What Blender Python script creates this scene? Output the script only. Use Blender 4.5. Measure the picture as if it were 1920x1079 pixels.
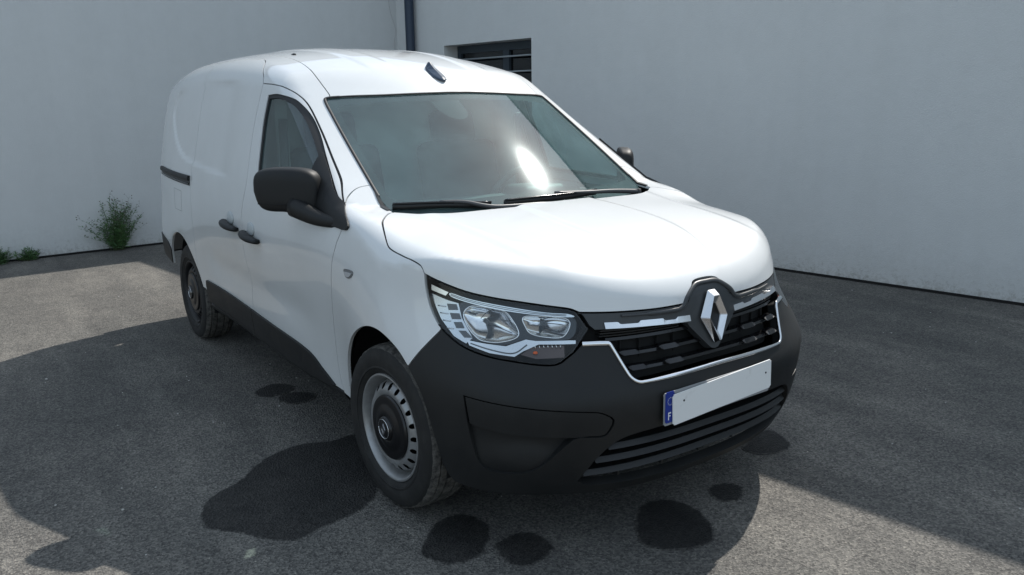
import bpy, bmesh, math, random
import numpy as np
from mathutils import Vector, Matrix
from mathutils.geometry import delaunay_2d_cdt

for o in list(bpy.data.objects):
    bpy.data.objects.remove(o)
scene = bpy.context.scene
COL = scene.collection
rnd = random.Random(7)

# ------------------------------------------------------------------ camera
CAM = np.array([-1.7162, 2.0548, 1.4801])
YAW, PITCH, ROLL, FPX = -0.61084, -0.22609, -0.01514, 1507.56
fw = np.array([math.cos(PITCH)*math.cos(YAW), math.cos(PITCH)*math.sin(YAW), math.sin(PITCH)])
rt = np.cross(fw, [0, 0, 1]); rt /= np.linalg.norm(rt)
up_ = np.cross(rt, fw)
cr, sr = math.cos(ROLL), math.sin(ROLL)
rt, up_ = cr*rt+sr*up_, -sr*rt+cr*up_
cd = bpy.data.cameras.new('camera')
cam = bpy.data.objects.new('camera', cd)
COL.objects.link(cam)
cam.matrix_world = Matrix(((rt[0], up_[0], -fw[0], CAM[0]), (rt[1], up_[1], -fw[1], CAM[1]), (rt[2], up_[2], -fw[2], CAM[2]), (0, 0, 0, 1)))
cd.sensor_fit = 'HORIZONTAL'; cd.sensor_width = 36; cd.lens = 36*FPX/1920
cd.clip_start = .05; cd.clip_end = 2000
scene.camera = cam

# ------------------------------------------------------------------ sky, sun, exposure
SUN = np.array([.203, -.620, .757]); SUN /= np.linalg.norm(SUN)
elev = math.asin(SUN[2]); az = math.atan2(SUN[0], SUN[1])          # azimuth from +Y towards +X
world = bpy.data.worlds.new('World'); scene.world = world; world.use_nodes = True
nt = world.node_tree; nt.nodes.clear()
sky = nt.nodes.new('ShaderNodeTexSky'); sky.sky_type = 'NISHITA'; sky.sun_disc = False
sky.sun_elevation = elev; sky.sun_rotation = az
sky.air_density = 1.0; sky.dust_density = 1.0; sky.ozone_density = 1.0
bg = nt.nodes.new('ShaderNodeBackground'); bg.inputs['Strength'].default_value = .100
wo = nt.nodes.new('ShaderNodeOutputWorld')
# thin high cloud spread evenly over the whole sky
tcw = nt.nodes.new('ShaderNodeTexCoord'); cn = nt.nodes.new('ShaderNodeTexNoise'); cn.inputs['Scale'].default_value = 2.6; cn.inputs['Detail'].default_value = 8; cn.inputs['Roughness'].default_value = .6
nt.links.new(tcw.outputs['Generated'], cn.inputs['Vector'])
cm = nt.nodes.new('ShaderNodeMapRange'); cm.inputs[1].default_value = .35; cm.inputs[2].default_value = .70; cm.inputs[3].default_value = .28; cm.inputs[4].default_value = .60
nt.links.new(cn.outputs[0], cm.inputs[0])
cx = nt.nodes.new('ShaderNodeMix'); cx.data_type = 'RGBA'; cx.inputs[7].default_value = (6.5, 7.6, 8.2, 1)
nt.links.new(cm.outputs[0], cx.inputs[0]); nt.links.new(sky.outputs[0], cx.inputs[6])
nt.links.new(cx.outputs[2], bg.inputs[0]); nt.links.new(bg.outputs[0], wo.inputs[0])
sl = bpy.data.lights.new('sun', 'SUN'); sl.energy = 3.35; sl.angle = math.radians(.53); sl.color = (1, .955, .89)
so = bpy.data.objects.new('sun', sl); COL.objects.link(so)
so.rotation_euler = Vector(SUN).to_track_quat('Z', 'Y').to_euler(); so.location = (3, -8, 12)
scene.view_settings.view_transform = 'Standard'; scene.view_settings.look = 'None'
scene.view_settings.exposure = 0.64; scene.view_settings.gamma = 1.0
scene.view_settings.use_curve_mapping = False
scene.render.engine = 'CYCLES'

# ------------------------------------------------------------------ materials
MATS = {}
def mat(name, base=(.8, .8, .8), rough=.5, metal=0., coat=0., coat_rough=.03, spec=.5, ior=None, build=None, **kw):
    if name in MATS: return MATS[name]
    m = bpy.data.materials.new(name); m.use_nodes = True; MATS[name] = m
    b = m.node_tree.nodes['Principled BSDF']
    b.inputs['Base Color'].default_value = (*base, 1); b.inputs['Roughness'].default_value = rough
    b.inputs['Metallic'].default_value = metal; b.inputs['Coat Weight'].default_value = coat
    b.inputs['Coat Roughness'].default_value = coat_rough; b.inputs['Specular IOR Level'].default_value = spec
    if build: build(m.node_tree, b)
    return m
def N(t, typ, **kw):
    n = t.nodes.new(typ)
    for k, v in kw.items():
        if k in n.inputs: n.inputs[k].default_value = v
        else: setattr(n, k, v)
    return n
def tex(t, scale=1., typ='ShaderNodeTexNoise', detail=4., rough=.55, coord='Object'):
    tc = N(t, 'ShaderNodeTexCoord'); n = N(t, typ); n.inputs['Scale'].default_value = scale
    if typ == 'ShaderNodeTexNoise':
        n.inputs['Detail'].default_value = detail; n.inputs['Roughness'].default_value = rough
    t.links.new(tc.outputs[coord], n.inputs['Vector']); return n
def ramp(t, src, *stops):
    r = N(t, 'ShaderNodeValToRGB'); e = r.color_ramp.elements
    while len(e) < len(stops): e.new(.5)
    for q, (p, c) in zip(e, stops):
        q.position = p; q.color = (*c, 1) if isinstance(c, tuple) else (c, c, c, 1)
    t.links.new(src, r.inputs[0]); return r
def mix(t, a, b, fac, mode='MIX'):
    m = N(t, 'ShaderNodeMix', data_type='RGBA', blend_type=mode)
    for s, k in ((fac, 0), (a, 6), (b, 7)):
        if hasattr(s, 'is_linked'): t.links.new(s, m.inputs[k])
        else: m.inputs[k].default_value = s if k == 0 else (*s, 1)
    return m.outputs[2]
def bump(t, b, h, strength=.3, dist=.01, prev=None):
    n = N(t, 'ShaderNodeBump'); n.inputs['Strength'].default_value = strength; n.inputs['Distance'].default_value = dist
    t.links.new(h, n.inputs['Height'])
    if prev: t.links.new(prev, n.inputs['Normal'])
    t.links.new(n.outputs[0], b.inputs['Normal']); return n.outputs[0]

def f_paint(t, b):                                    # white paint with a thin film of road dust
    n = tex(t, 2.2, detail=6, rough=.65); r = ramp(t, n.outputs[0], (.35, (.68, .69, .69)), (.75, (.63, .637, .63)))
    t.links.new(r.outputs[0], b.inputs['Base Color'])
    q = tex(t, 9, detail=5); s = ramp(t, q.outputs[0], (.3, .03), (.8, .09)); t.links.new(s.outputs[0], b.inputs['Coat Roughness'])
PAINT = mat('white_paint', (.8, .8, .8), .45, coat=1., coat_rough=.05, build=f_paint)
def f_plastic(lo, hi, rough):
    def f(t, b):
        n = tex(t, 5, detail=7, rough=.7); r = ramp(t, n.outputs[0], (.3, lo), (.8, hi)); t.links.new(r.outputs[0], b.inputs['Base Color'])
        q = ramp(t, n.outputs[0], (.3, rough-.05), (.8, rough+.1)); t.links.new(q.outputs[0], b.inputs['Roughness'])
        g = tex(t, 900, detail=1); bump(t, b, g.outputs[0], .12, .001)
    return f
PLASTIC = mat('grained_black_plastic', spec=.32, build=f_plastic((.010, .011, .012), (.020, .020, .0195), .50))
PLASTIC2 = mat('dark_plastic', spec=.4, build=f_plastic((.010, .011, .012), (.018, .018, .018), .4))
GREYPL = mat('anthracite_plastic', build=f_plastic((.03, .034, .038), (.045, .048, .05), .38))
GLOSSBLK = mat('gloss_black', (.008, .008, .009), .18)
BLACK = mat('flat_black', (.006, .006, .006), .85)
RUBBERSEAL = mat('rubber_seal', (.010, .010, .011), .6)
CHROME = mat('chrome', (.82, .83, .85), .10, metal=1.)
SATIN = mat('satin_chrome', (.78, .79, .81), .25, metal=1.)
REFL = mat('reflector', (.88, .89, .90), .14, metal=1.)
def f_tyre(t, b):
    n = tex(t, 14, detail=8, rough=.75); r = ramp(t, n.outputs[0], (.45, (.009, .009, .009)), (.72, (.026, .025, .023))); t.links.new(r.outputs[0], b.inputs['Base Color'])
    q = tex(t, 220, detail=2); bump(t, b, q.outputs[0], .25, .002)
TYRE = mat('tyre_rubber', rough=.72, build=f_tyre)
def f_tread(t, b):
    n = tex(t, 30, detail=8, rough=.8); r = ramp(t, n.outputs[0], (.38, (.022, .021, .020)), (.64, (.16, .15, .135))); t.links.new(r.outputs[0], b.inputs['Base Color'])
    q = tex(t, 160, detail=3); bump(t, b, q.outputs[0], .5, .003)
TREAD = mat('dusty_tread', rough=.85, build=f_tread)
def f_rim(t, b):
    n = tex(t, 12, detail=7, rough=.7); r = ramp(t, n.outputs[0], (.35, (.36, .365, .37)), (.75, (.24, .237, .23))); t.links.new(r.outputs[0], b.inputs['Base Color'])
RIM = mat('silver_steel', rough=.36, metal=.5, build=f_rim)
RIMSHADE = mat('shaded_steel', (.012, .012, .013), .5)  # rear rims: the shade they stand in is put into the colour
BLUE = mat('plate_blue', (.008, .03, .25), .35)
def f_plate(t, b):
    n = tex(t, 7, detail=5, rough=.6); r = ramp(t, n.outputs[0], (.33, (.55, .55, .54)), (.47, (.78, .785, .78))); t.links.new(r.outputs[0], b.inputs['Base Color'])
PLATEW = mat('plate_white', rough=.5, build=f_plate)
WHITEPRINT = mat('white_print', (.75, .76, .78), .5)
GREYCLOTH = mat('seat_cloth', build=f_plastic((.035, .037, .04), (.055, .057, .06), .8))
DASH = mat('dash_plastic', build=f_plastic((.10, .108, .11), (.14, .146, .148), .6))
LINING = mat('cabin_lining', build=f_plastic((.50, .52, .52), (.58, .59, .58), .8))
ORANGE = mat('amber_bulb', (.75, .12, .02), .25)
GREYDARK = mat('lamp_grey', (.10, .11, .12), .3)
RED = mat('lamp_red', (.25, .01, .01), .2)
PAPER = mat('paper', (.7, .71, .68), .8)
def glass_mat(name, tint, haze=.0, rough=.0, ior=1.5, hazerough=.25, hazecol=(.8, .8, .8), dust=0.):
    m = bpy.data.materials.new(name); m.use_nodes = True; t = m.node_tree; t.nodes.clear()
    tr = N(t, 'ShaderNodeBsdfTransparent'); tr.inputs[0].default_value = (*tint, 1)
    gl = N(t, 'ShaderNodeBsdfGlossy'); gl.inputs['Roughness'].default_value = rough
    fr = N(t, 'ShaderNodeFresnel'); fr.inputs[0].default_value = ior
    ge = N(t, 'ShaderNodeNewGeometry'); mi_ = N(t, 'ShaderNodeMapRange'); mi_.inputs[3].default_value = ior; mi_.inputs[4].default_value = 1/ior      # a thin sheet: the same from both faces
    t.links.new(ge.outputs['Backfacing'], mi_.inputs[0]); t.links.new(mi_.outputs[0], fr.inputs[0])
    mx = N(t, 'ShaderNodeMixShader'); t.links.new(fr.outputs[0], mx.inputs[0]); t.links.new(tr.outputs[0], mx.inputs[1]); t.links.new(gl.outputs[0], mx.inputs[2])
    last = mx.outputs[0]
    if haze:                                          # wiper-smeared film: a soft wide lobe and a little dust
        g2 = N(t, 'ShaderNodeBsdfGlossy'); g2.inputs['Roughness'].default_value = hazerough; g2.inputs[0].default_value = (*hazecol, 1)
        df = N(t, 'ShaderNodeBsdfDiffuse'); df.inputs[0].default_value = (.50, .76, .78, 1)
        n = tex(t, 3.5, detail=7, rough=.65); f1 = ramp(t, n.outputs[0], (.3, haze*.6), (.75, haze*1.4))
        m2 = N(t, 'ShaderNodeMixShader'); t.links.new(f1.outputs[0], m2.inputs[0]); t.links.new(last, m2.inputs[1]); t.links.new(g2.outputs[0], m2.inputs[2])
        f2 = ramp(t, n.outputs[0], (.3, dust*.5), (.75, dust*1.5))
        m3 = N(t, 'ShaderNodeMixShader'); t.links.new(f2.outputs[0], m3.inputs[0]); t.links.new(m2.outputs[0], m3.inputs[1]); t.links.new(df.outputs[0], m3.inputs[2])
        last = m3.outputs[0]
    out = N(t, 'ShaderNodeOutputMaterial'); t.links.new(last, out.inputs[0]); return m
WSGLASS = glass_mat('windscreen_glass', (.58, .80, .78), .0075, .03, 1.95, .115, (.85, .95, .97), .065)
DGLASS = glass_mat('door_glass', (.44, .53, .52), .02, .0, 1.7, .3, (.9, .9, .9), .06)
LENS = glass_mat('clear_lens', (.93, .95, .96), .0, .01, 1.5)
PANE = glass_mat('window_pane', (.25, .30, .33), .0, .01, 1.7)
FRIT = mat('ceramic_frit', (.012, .014, .016), .7, spec=.1)
def f_wall(warm):
    def f(t, b):
        n = tex(t, .35, detail=6, rough=.6); r = ramp(t, n.outputs[0], (.3, (.62, .635, .635)), (.75, (.66, .67, .665)))
        s = tex(t, 7, detail=6, rough=.7); r2 = ramp(t, s.outputs[0], (.35, (.965, .965, .965)), (.7, (1, 1, 1)))
        c = mix(t, r.outputs[0], r2.outputs[0], 1., 'MULTIPLY')
        # splash-back dirt near the ground and faint vertical runs
        tc = N(t, 'ShaderNodeTexCoord'); sp = N(t, 'ShaderNodeSeparateXYZ'); t.links.new(tc.outputs['Object'], sp.inputs[0])
        mp = N(t, 'ShaderNodeMapping'); mp.inputs['Scale'].default_value = (2.2, 2.2, .12); t.links.new(tc.outputs['Object'], mp.inputs[0])
        v = N(t, 'ShaderNodeTexNoise'); v.inputs['Scale'].default_value = 2.; v.inputs['Detail'].default_value = 5; t.links.new(mp.outputs[0], v.inputs['Vector'])
        vr = ramp(t, v.outputs[0], (.36, (.98, .98, .978)), (.6, (1, 1, 1))); c = mix(t, c, vr.outputs[0], 1., 'MULTIPLY')
        d = tex(t, 30, detail=6, rough=.8); a = N(t, 'ShaderNodeMath', operation='MULTIPLY_ADD'); t.links.new(sp.outputs[2], a.inputs[0]); a.inputs[1].default_value = 1.3
        t.links.new(d.outputs[0], a.inputs[2]); dr = ramp(t, a.outputs[0], (.40, (.62, .60, .57)), (.62, (.92, .915, .91)), (.95, (1, 1, 1))); c = mix(t, c, dr.outputs[0], 1., 'MULTIPLY')
        t.links.new(c, b.inputs['Base Color'])
        g = tex(t, 120, detail=5, rough=.7); g2 = tex(t, 4, detail=3); p = bump(t, b, g.outputs[0], .55, .006); bump(t, b, g2.outputs[0], .15, .03, p)
    return f
WALL = mat('white_render', rough=.92, spec=.2, build=f_wall(0))
PIPE = mat('blue_grey_pipe', (.014, .027, .050), .45)
FRAME = mat('window_frame', (.03, .045, .06), .4)
BAR = mat('galvanised_bar', (.28, .31, .33), .5, metal=.3)
def f_asphalt(dark):
    def f(t, b):
        big = tex(t, .55, detail=7, rough=.62)
        c0 = ramp(t, big.outputs[0], (.30, (.098, .097, .092)), (.52, (.130, .125, .116)), (.72, (.172, .163, .149))).outputs[0]
        tc = N(t, 'ShaderNodeTexCoord'); mpp = N(t, 'ShaderNodeMapping'); mpp.inputs['Rotation'].default_value = (0, 0, .55); mpp.inputs['Scale'].default_value = (.45, 2.6, 1); t.links.new(tc.outputs['Object'], mpp.inputs[0])
        sc = N(t, 'ShaderNodeTexNoise'); sc.inputs['Scale'].default_value = 1.1; sc.inputs['Detail'].default_value = 6; sc.inputs['Roughness'].default_value = .6; t.links.new(mpp.outputs[0], sc.inputs['Vector'])
        sr_ = ramp(t, sc.outputs[0], (.44, (.92, .92, .925)), (.60, (1.17, 1.165, 1.155)), (.74, (1.50, 1.485, 1.45))).outputs[0]; c0 = mix(t, c0, sr_, 1., 'MULTIPLY')
        mid = tex(t, 5.5, detail=8, rough=.72); c1 = ramp(t, mid.outputs[0], (.3, (.80, .80, .81)), (.7, (1.12, 1.11, 1.10))).outputs[0]
        c = mix(t, c0, c1, 1., 'MULTIPLY')
        vo = tex(t, 135, 'ShaderNodeTexVoronoi'); vr = ramp(t, vo.outputs['Color'], (.1, (.42, .42, .43)), (.5, (.95, .95, .94)), (.92, (1.65, 1.62, 1.56))).outputs[0]
        c = mix(t, c, vr, .85, 'MULTIPLY')
        fl = tex(t, 230, 'ShaderNodeTexVoronoi'); fr_ = ramp(t, fl.outputs['Color'], (.90, (1, 1, 1)), (.97, (2.1, 2.05, 1.95))).outputs[0]
        c = mix(t, c, fr_, 1., 'MULTIPLY')
        pit = tex(t, 110, 'ShaderNodeTexNoise', detail=3); pr = ramp(t, pit.outputs[0], (.30, (.35, .35, .36)), (.40, (1, 1, 1))).outputs[0]
        c = mix(t, c, pr, .8, 'MULTIPLY')
        if dark:                                          # soaked area: darkest inside, breaking up through the pores at the rim
            at = N(t, 'ShaderNodeAttribute'); at.attribute_name = 'wet'; en = tex(t, 38, detail=6, rough=.75); vn = tex(t, 4.5, detail=5, rough=.6)
            a1 = N(t, 'ShaderNodeMath', operation='MULTIPLY_ADD'); t.links.new(en.outputs[0], a1.inputs[0]); a1.inputs[1].default_value = .9; t.links.new(at.outputs['Fac'], a1.inputs[2])
            er = ramp(t, a1.outputs[0], (.62, 0.), (.95, 1.)).outputs[0]; vr2 = ramp(t, vn.outputs[0], (.35, (.15, .155, .165)), (.68, (.27, .27, .28))).outputs[0]
            c = mix(t, c, mix(t, (1, 1, 1), vr2, er), 1., 'MULTIPLY')
        t.links.new(c, b.inputs['Base Color']); b.inputs['Roughness'].default_value = .72 if dark else .88
        b.inputs['Specular IOR Level'].default_value = .3 if dark else .3
        p = bump(t, b, vo.outputs['Distance'], .55, .008); p = bump(t, b, pit.outputs[0], .5, .010, p); bump(t, b, mid.outputs[0], .25, .02, p)
    return f
ASPHALT = mat('asphalt', build=f_asphalt(False))
WET = mat('wet_asphalt', build=f_asphalt(True))
CHALK = mat('green_chalk', (.12, .19, .14), .9)
STONE = mat('pale_stone', (.42, .41, .38), .8)

# ------------------------------------------------------------------ object helpers
def link(name, me, m=None, parent=None, loc=None):
    o = bpy.data.objects.new(name, me); COL.objects.link(o)
    if m is not None and me is not None: me.materials.append(m)
    if parent is not None: o.parent = parent
    if loc is not None: o.location = loc
    return o
def tag(o, label=None, cat=None, group=None, kind=None):
    for k, v in (('label', label), ('category', cat), ('group', group), ('kind', kind)):
        if v: o[k] = v
    return o
def empty(name, parent=None, loc=(0, 0, 0)):
    o = bpy.data.objects.new(name, None); o.empty_display_size = .1; COL.objects.link(o); o.location = loc
    if parent is not None: o.parent = parent
    return o
def mesh(name, V, Fc, normals=None, smooth=True):
    me = bpy.data.meshes.new(name); me.from_pydata([tuple(map(float, v)) for v in V], [], [tuple(map(int, f)) for f in Fc]); me.update()
    if smooth: me.polygons.foreach_set('use_smooth', [True]*len(me.polygons))
    if normals is not None: me.normals_split_custom_set_from_vertices([tuple(map(float, n)) for n in normals])
    return me
def mirrored(o, parent=None, kids=True):
    """the other side's copy of a part: same shape with y turned round"""
    src = o.data; me = src.copy(); n = len(me.vertices); co = np.empty(n*3); me.vertices.foreach_get('co', co); co = co.reshape(-1, 3)
    cn = None
    if src.has_custom_normals:
        ln = np.empty(len(src.loops)*3); src.corner_normals.foreach_get('vector', ln); ln = ln.reshape(-1, 3)
        vi = np.empty(len(src.loops), int); src.loops.foreach_get('vertex_index', vi); cn = np.zeros((n, 3)); cn[vi] = ln; cn[:, 1] *= -1
    co[:, 1] *= -1
    fs = [tuple(reversed(p.vertices)) for p in src.polygons]; mi = [p.material_index for p in src.polygons]
    new = mesh(src.name, co, fs, cn, smooth=any(p.use_smooth for p in src.polygons))
    for m in src.materials: new.materials.append(m)
    new.polygons.foreach_set('material_index', mi)
    bpy.data.meshes.remove(me)
    c = bpy.data.objects.new(o.name.split('.')[0], new); COL.objects.link(c)
    c.parent = parent if parent is not None else o.parent
    for k in o.keys():
        if isinstance(o[k], str): c[k] = o[k]
    c.location = (o.location[0], -o.location[1], o.location[2])
    if kids:
        for ch in o.children: mirrored(ch, c)
    return c
def bm_obj(name, bm, m, parent=None, smooth=True, angle=None):
    me = bpy.data.meshes.new(name); bm.to_mesh(me); bm.free()
    if smooth: me.polygons.foreach_set('use_smooth', [True]*len(me.polygons))
    if angle: me.set_sharp_from_angle(angle=math.radians(angle))
    return link(name, me, m, parent)
def rbox(name, size, loc, m, parent=None, bev=.01, seg=3, rot=None, shear=None):
    bm = bmesh.new(); bmesh.ops.create_cube(bm, size=1); bmesh.ops.scale(bm, vec=size, verts=bm.verts)
    if bev: bmesh.ops.bevel(bm, geom=list(bm.edges), offset=bev, segments=seg, affect='EDGES', profile=.5)
    if rot: bmesh.ops.rotate(bm, cent=(0, 0, 0), matrix=rot.to_3x3() if hasattr(rot, 'to_3x3') else rot, verts=bm.verts)
    bmesh.ops.translate(bm, vec=loc, verts=bm.verts)
    return bm_obj(name, bm, m, parent, angle=35)
def catmull(P, n=8, closed=False):
    P = np.array(P, float); m = len(P); out = []
    for i in range(m if closed else m-1):
        g = lambda k: P[k % m] if closed else P[min(max(k, 0), m-1)]
        a, b, c, d = g(i-1), g(i), g(i+1), g(i+2)
        if not closed and i == 0: a = 2*b-c
        if not closed and i == m-2: d = 2*c-b
        for j in range(n):
            t = j/n; out.append(.5*(2*b+(c-a)*t+(2*a-5*b+4*c-d)*t*t+(3*b-a-3*c+d)*t**3))
    if not closed: out.append(P[-1])
    return np.array(out)
def tube(name, P, r, m, parent=None, seg=10, flat=1., cap=True):
    P = np.array(P, float); n = len(P); r = np.broadcast_to(r, n); V = []; Fc = []
    T = np.gradient(P, axis=0); T /= np.linalg.norm(T, axis=1, keepdims=True)
    ref = np.array([0, 0, 1.]) if abs(T[0][2]) < .9 else np.array([1., 0, 0]); a = np.cross(T[0], ref); a /= np.linalg.norm(a)
    for i in range(n):
        a = a-T[i]*(a@T[i]); a /= np.linalg.norm(a); b = np.cross(T[i], a)
        for k in range(seg):
            th = 2*math.pi*k/seg; V.append(P[i]+r[i]*(a*math.cos(th)+flat*b*math.sin(th)))
    for i in range(n-1):
        for k in range(seg):
            k2 = (k+1) % seg; Fc.append((i*seg+k, (i+1)*seg+k, (i+1)*seg+k2, i*seg+k2))
    if cap: Fc += [tuple(range(seg)), tuple(range(n*seg-1, (n-1)*seg-1, -1))]
    me = mesh(name, V, Fc)
    bm = bmesh.new(); bm.from_mesh(me); bmesh.ops.recalc_face_normals(bm, faces=bm.faces); bm.to_mesh(me); bm.free()
    return link(name, me, m, parent)
def lathe(name, prof, m, parent=None, seg=96, axis='Y', mats=None, matidx=None):
    """prof: (radius, height) pairs turned about the axis"""
    V = []; Fc = []; mi = []; n = len(prof)
    for k in range(seg):
        th = 2*math.pi*k/seg
        for r, h in prof: V.append((r*math.cos(th), h, r*math.sin(th)))
    for k in range(seg):
        k2 = (k+1) % seg
        for i in range(n-1):
            Fc.append((k*n+i, k*n+i+1, k2*n+i+1, k2*n+i)); mi.append(matidx[i] if matidx else 0)
    me = mesh(name, V, Fc); me.set_sharp_from_angle(angle=math.radians(38))
    o = link(name, me, m, parent)
    if mats:
        for q in mats: me.materials.append(q)
        me.polygons.foreach_set('material_index', mi)
    return o

# ------------------------------------------------------------------ ground
def sheet(name, loop, z, m, parent=None, jitter=0., sub=6, smooth_loop=True):
    P = catmull(loop, sub, closed=True) if smooth_loop else np.array(loop, float)
    if jitter:
        r = random.Random(len(loop)*31+int(abs(loop[0][0])*1000)); j = [r.uniform(-1, 1) for _ in P]
        nx = np.roll(P, -1, 0)-np.roll(P, 1, 0); nx /= np.linalg.norm(nx, axis=1, keepdims=True)+1e-9
        P = P+np.c_[nx[:, 1], -nx[:, 0]]*(np.array(j)*jitter)[:, None]
    v, e, f, *_ = delaunay_2d_cdt([Vector(p) for p in P], [], [list(range(len(P)))], 1, 1e-6)
    return link(name, mesh(name, [(p.x, p.y, z) for p in v], f, smooth=False), m, parent)
ground = link('ground', mesh('ground', [(-300, -300, 0), (300, -300, 0), (300, 300, 0), (-300, 300, 0)], [(0, 1, 2, 3)], smooth=False), ASPHALT)
tag(ground, 'worn grey asphalt yard with damp dark patches', 'ground', kind='structure')
PATCHES = [
 [(1.21, 1.441), (1.322, 1.367), (1.381, 1.256), (1.533, 1.085), (1.584, .923), (1.535, .791), (1.52, .642), (1.25, .60), (1.033, .793), (.925, .873), (.866, .967), (.839, 1.124), (.81, 1.225), (.882, 1.304), (.994, 1.382), (1.082, 1.451)],
 [(.481, .908), (.608, .783), (.622, .673), (.527, .63), (.444, .655), (.348, .757), (.352, .859), (.417, .903)],
 [(.344, .695), (.384, .623), (.363, .546), (.301, .523), (.229, .541), (.195, .648), (.237, .704)],
 [(.173, .2), (.261, .089), (.242, -.019), (.109, -.048), (-.023, .028), (-.058, .098), (-.016, .222), (.077, .268)],
 [(.202, -.217), (.197, -.298), (.139, -.323), (.084, -.251), (.116, -.173)],
 [(.382, -.639), (.431, -.866), (.285, -.823), (.251, -.722), (.298, -.623)],
 [(2.368, .867), (2.443, .749), (2.359, .666), (2.276, .72), (2.274, .835)],
 [(2.213, .794), (2.25, .7), (2.161, .623), (2.085, .677), (2.1, .77)]]
def patch(L, z):
    P = catmull(L, 14, closed=True); r = random.Random(int(abs(L[0][0])*1000)); ctr = P.mean(0)
    wob = np.array([r.uniform(-1, 1) for _ in P]); wob = (wob+np.roll(wob, 1)+np.roll(wob, -1))/3
    rad = np.linalg.norm(P-ctr, axis=1, keepdims=True); dirn = (P-ctr)/rad; V = []; wet = []
    for off, w in ((.004, .27), (-.006, .52), (-.018, .8), (-.05, 1.)):
        Q = ctr+dirn*np.maximum(rad+off+wob[:, None]*.006, rad*.3); V += [(x, y, z) for x, y in Q]; wet += [w]*len(Q)
    n = len(P); Fc = [(k*n+i, k*n+(i+1) % n, (k+1)*n+(i+1) % n, (k+1)*n+i) for k in range(3) for i in range(n)]
    V.append((*ctr, z)); wet.append(1.); c = len(V)-1; Fc += [(3*n+i, 3*n+(i+1) % n, c) for i in range(n)]
    me = mesh('damp_patch', V, Fc, smooth=False); at = me.attributes.new('wet', 'FLOAT', 'POINT'); at.data.foreach_set('value', wet)
    bm = bmesh.new(); bm.from_mesh(me); bmesh.ops.recalc_face_normals(bm, faces=bm.faces)
    if bm.faces[0].normal.z < 0: bmesh.ops.reverse_faces(bm, faces=bm.faces)
    bm.to_mesh(me); bm.free(); link('damp_patch', me, WET, ground)
for i, L in enumerate(PATCHES): patch(L, .0010+.0005*i)
# loose pale grit lying about the yard
bm = bmesh.new(); rg = random.Random(3)
for k in range(420):
    x = rg.uniform(-1.2, 6.5); y = rg.uniform(-4.0, 3.2); s = rg.choice((.002, .0022, .0026, .003, .0035, .0045)) if rg.random() < .97 else .006
    M = Matrix.Translation((x, y, s*.45)) @ Matrix.Rotation(rg.uniform(0, 6.3), 4, 'Z') @ Matrix.Diagonal((s*rg.uniform(.8, 1.5), s, s*rg.uniform(.5, .9), 1))
    bmesh.ops.create_icosphere(bm, subdivisions=1, radius=1, matrix=M)
grit = bm_obj('loose_grit', bm, STONE, smooth=False)
tag(grit, 'small pale stones scattered over the asphalt', 'grit', kind='stuff')

# ------------------------------------------------------------------ building walls
K = np.array([8.025, -3.01]); RB = np.array([.771, -4.164]); LB = np.array([7.714, .845])
uR = (RB-K)/np.linalg.norm(RB-K); uL = (LB-K)/np.linalg.norm(LB-K)
nR = np.array([-uR[1], uR[0]]); nR = nR if nR[1] > 0 else -nR             # into the yard
nL = np.array([-uL[1], uL[0]]); nL = nL if nL[0] < 0 else -nL
def wpt(u, n, s, d, z): q = K+u*s+n*d; return (q[0], q[1], z)
def wbox(V, Fc, u, n, s0, s1, d0, d1, z0, z1):
    b = len(V)
    for s in (s0, s1):
        for d in (d0, d1):
            for z in (z0, z1): V.append(wpt(u, n, s, d, z))
    for f in ((0, 1, 3, 2), (4, 6, 7, 5), (0, 4, 5, 1), (2, 3, 7, 6), (0, 2, 6, 4), (1, 5, 7, 3)): Fc.append(tuple(b+i for i in f))
def boxes(name, u, n, L, m, parent=None, bev=0):
    V = []; Fc = []
    for q in L: wbox(V, Fc, u, n, *q)
    me = mesh(name, V, Fc, smooth=False); bm = bmesh.new(); bm.from_mesh(me); bmesh.ops.recalc_face_normals(bm, faces=bm.faces)
    if bev: bmesh.ops.bevel(bm, geom=list(bm.edges), offset=bev, segments=2, affect='EDGES')
    bm.to_mesh(me); bm.free(); return link(name, me, m, parent)
HR, HL = 4.3, 4.2
WS0, WS1, WZ0, WZ1 = .941, 2.43, 1.05, 2.165
wallR = boxes('building_wall', uR, nR, [(-.3, WS0, -.35, 0, -.05, HR), (WS1, 16, -.35, 0, -.05, HR), (WS0, WS1, -.35, 0, WZ1, HR), (WS0, WS1, -.35, 0, -.05, WZ0)], WALL)
tag(wallR, 'white rendered building wall with a small barred window, right of the van', 'wall', 'walls round the yard')
wallL = boxes('building_wall', uL, nL, [(-.0, 16, -.35, 0, -.05, HL)], WALL)
tag(wallL, 'white rendered wall behind the van with weeds at its foot', 'wall', 'walls round the yard')
for w, u, n, H in ((wallR, uR, nR, HR), (wallL, uL, nL, HL)):
    boxes('coping', u, n, [(.02, 16, -.40, .05, H+.002, H+.05)], PIPE, w)
    boxes('base_strip', u, n, [(.012, 16, -.02, .006, .0, .022)], BLACK, w)
# stained corner seam and the crack in the rear wall: shallow dark mortar lines
def crack(name, u, n, pts, w, parent):
    P = [wpt(u, n, s, .0015, z) for s, z in pts]; P = catmull(P, 5); tube(name, P, w, mat('crack_dark', (.52, .52, .515), .95), parent, seg=5, flat=1)
crack('wall_crack', uL, nL, [(.02, 1.6), (.035, 2.0), (.05, 2.25), (.02, 2.42), (.10, 2.7), (.13, 3.2)], .004, wallL)
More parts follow.
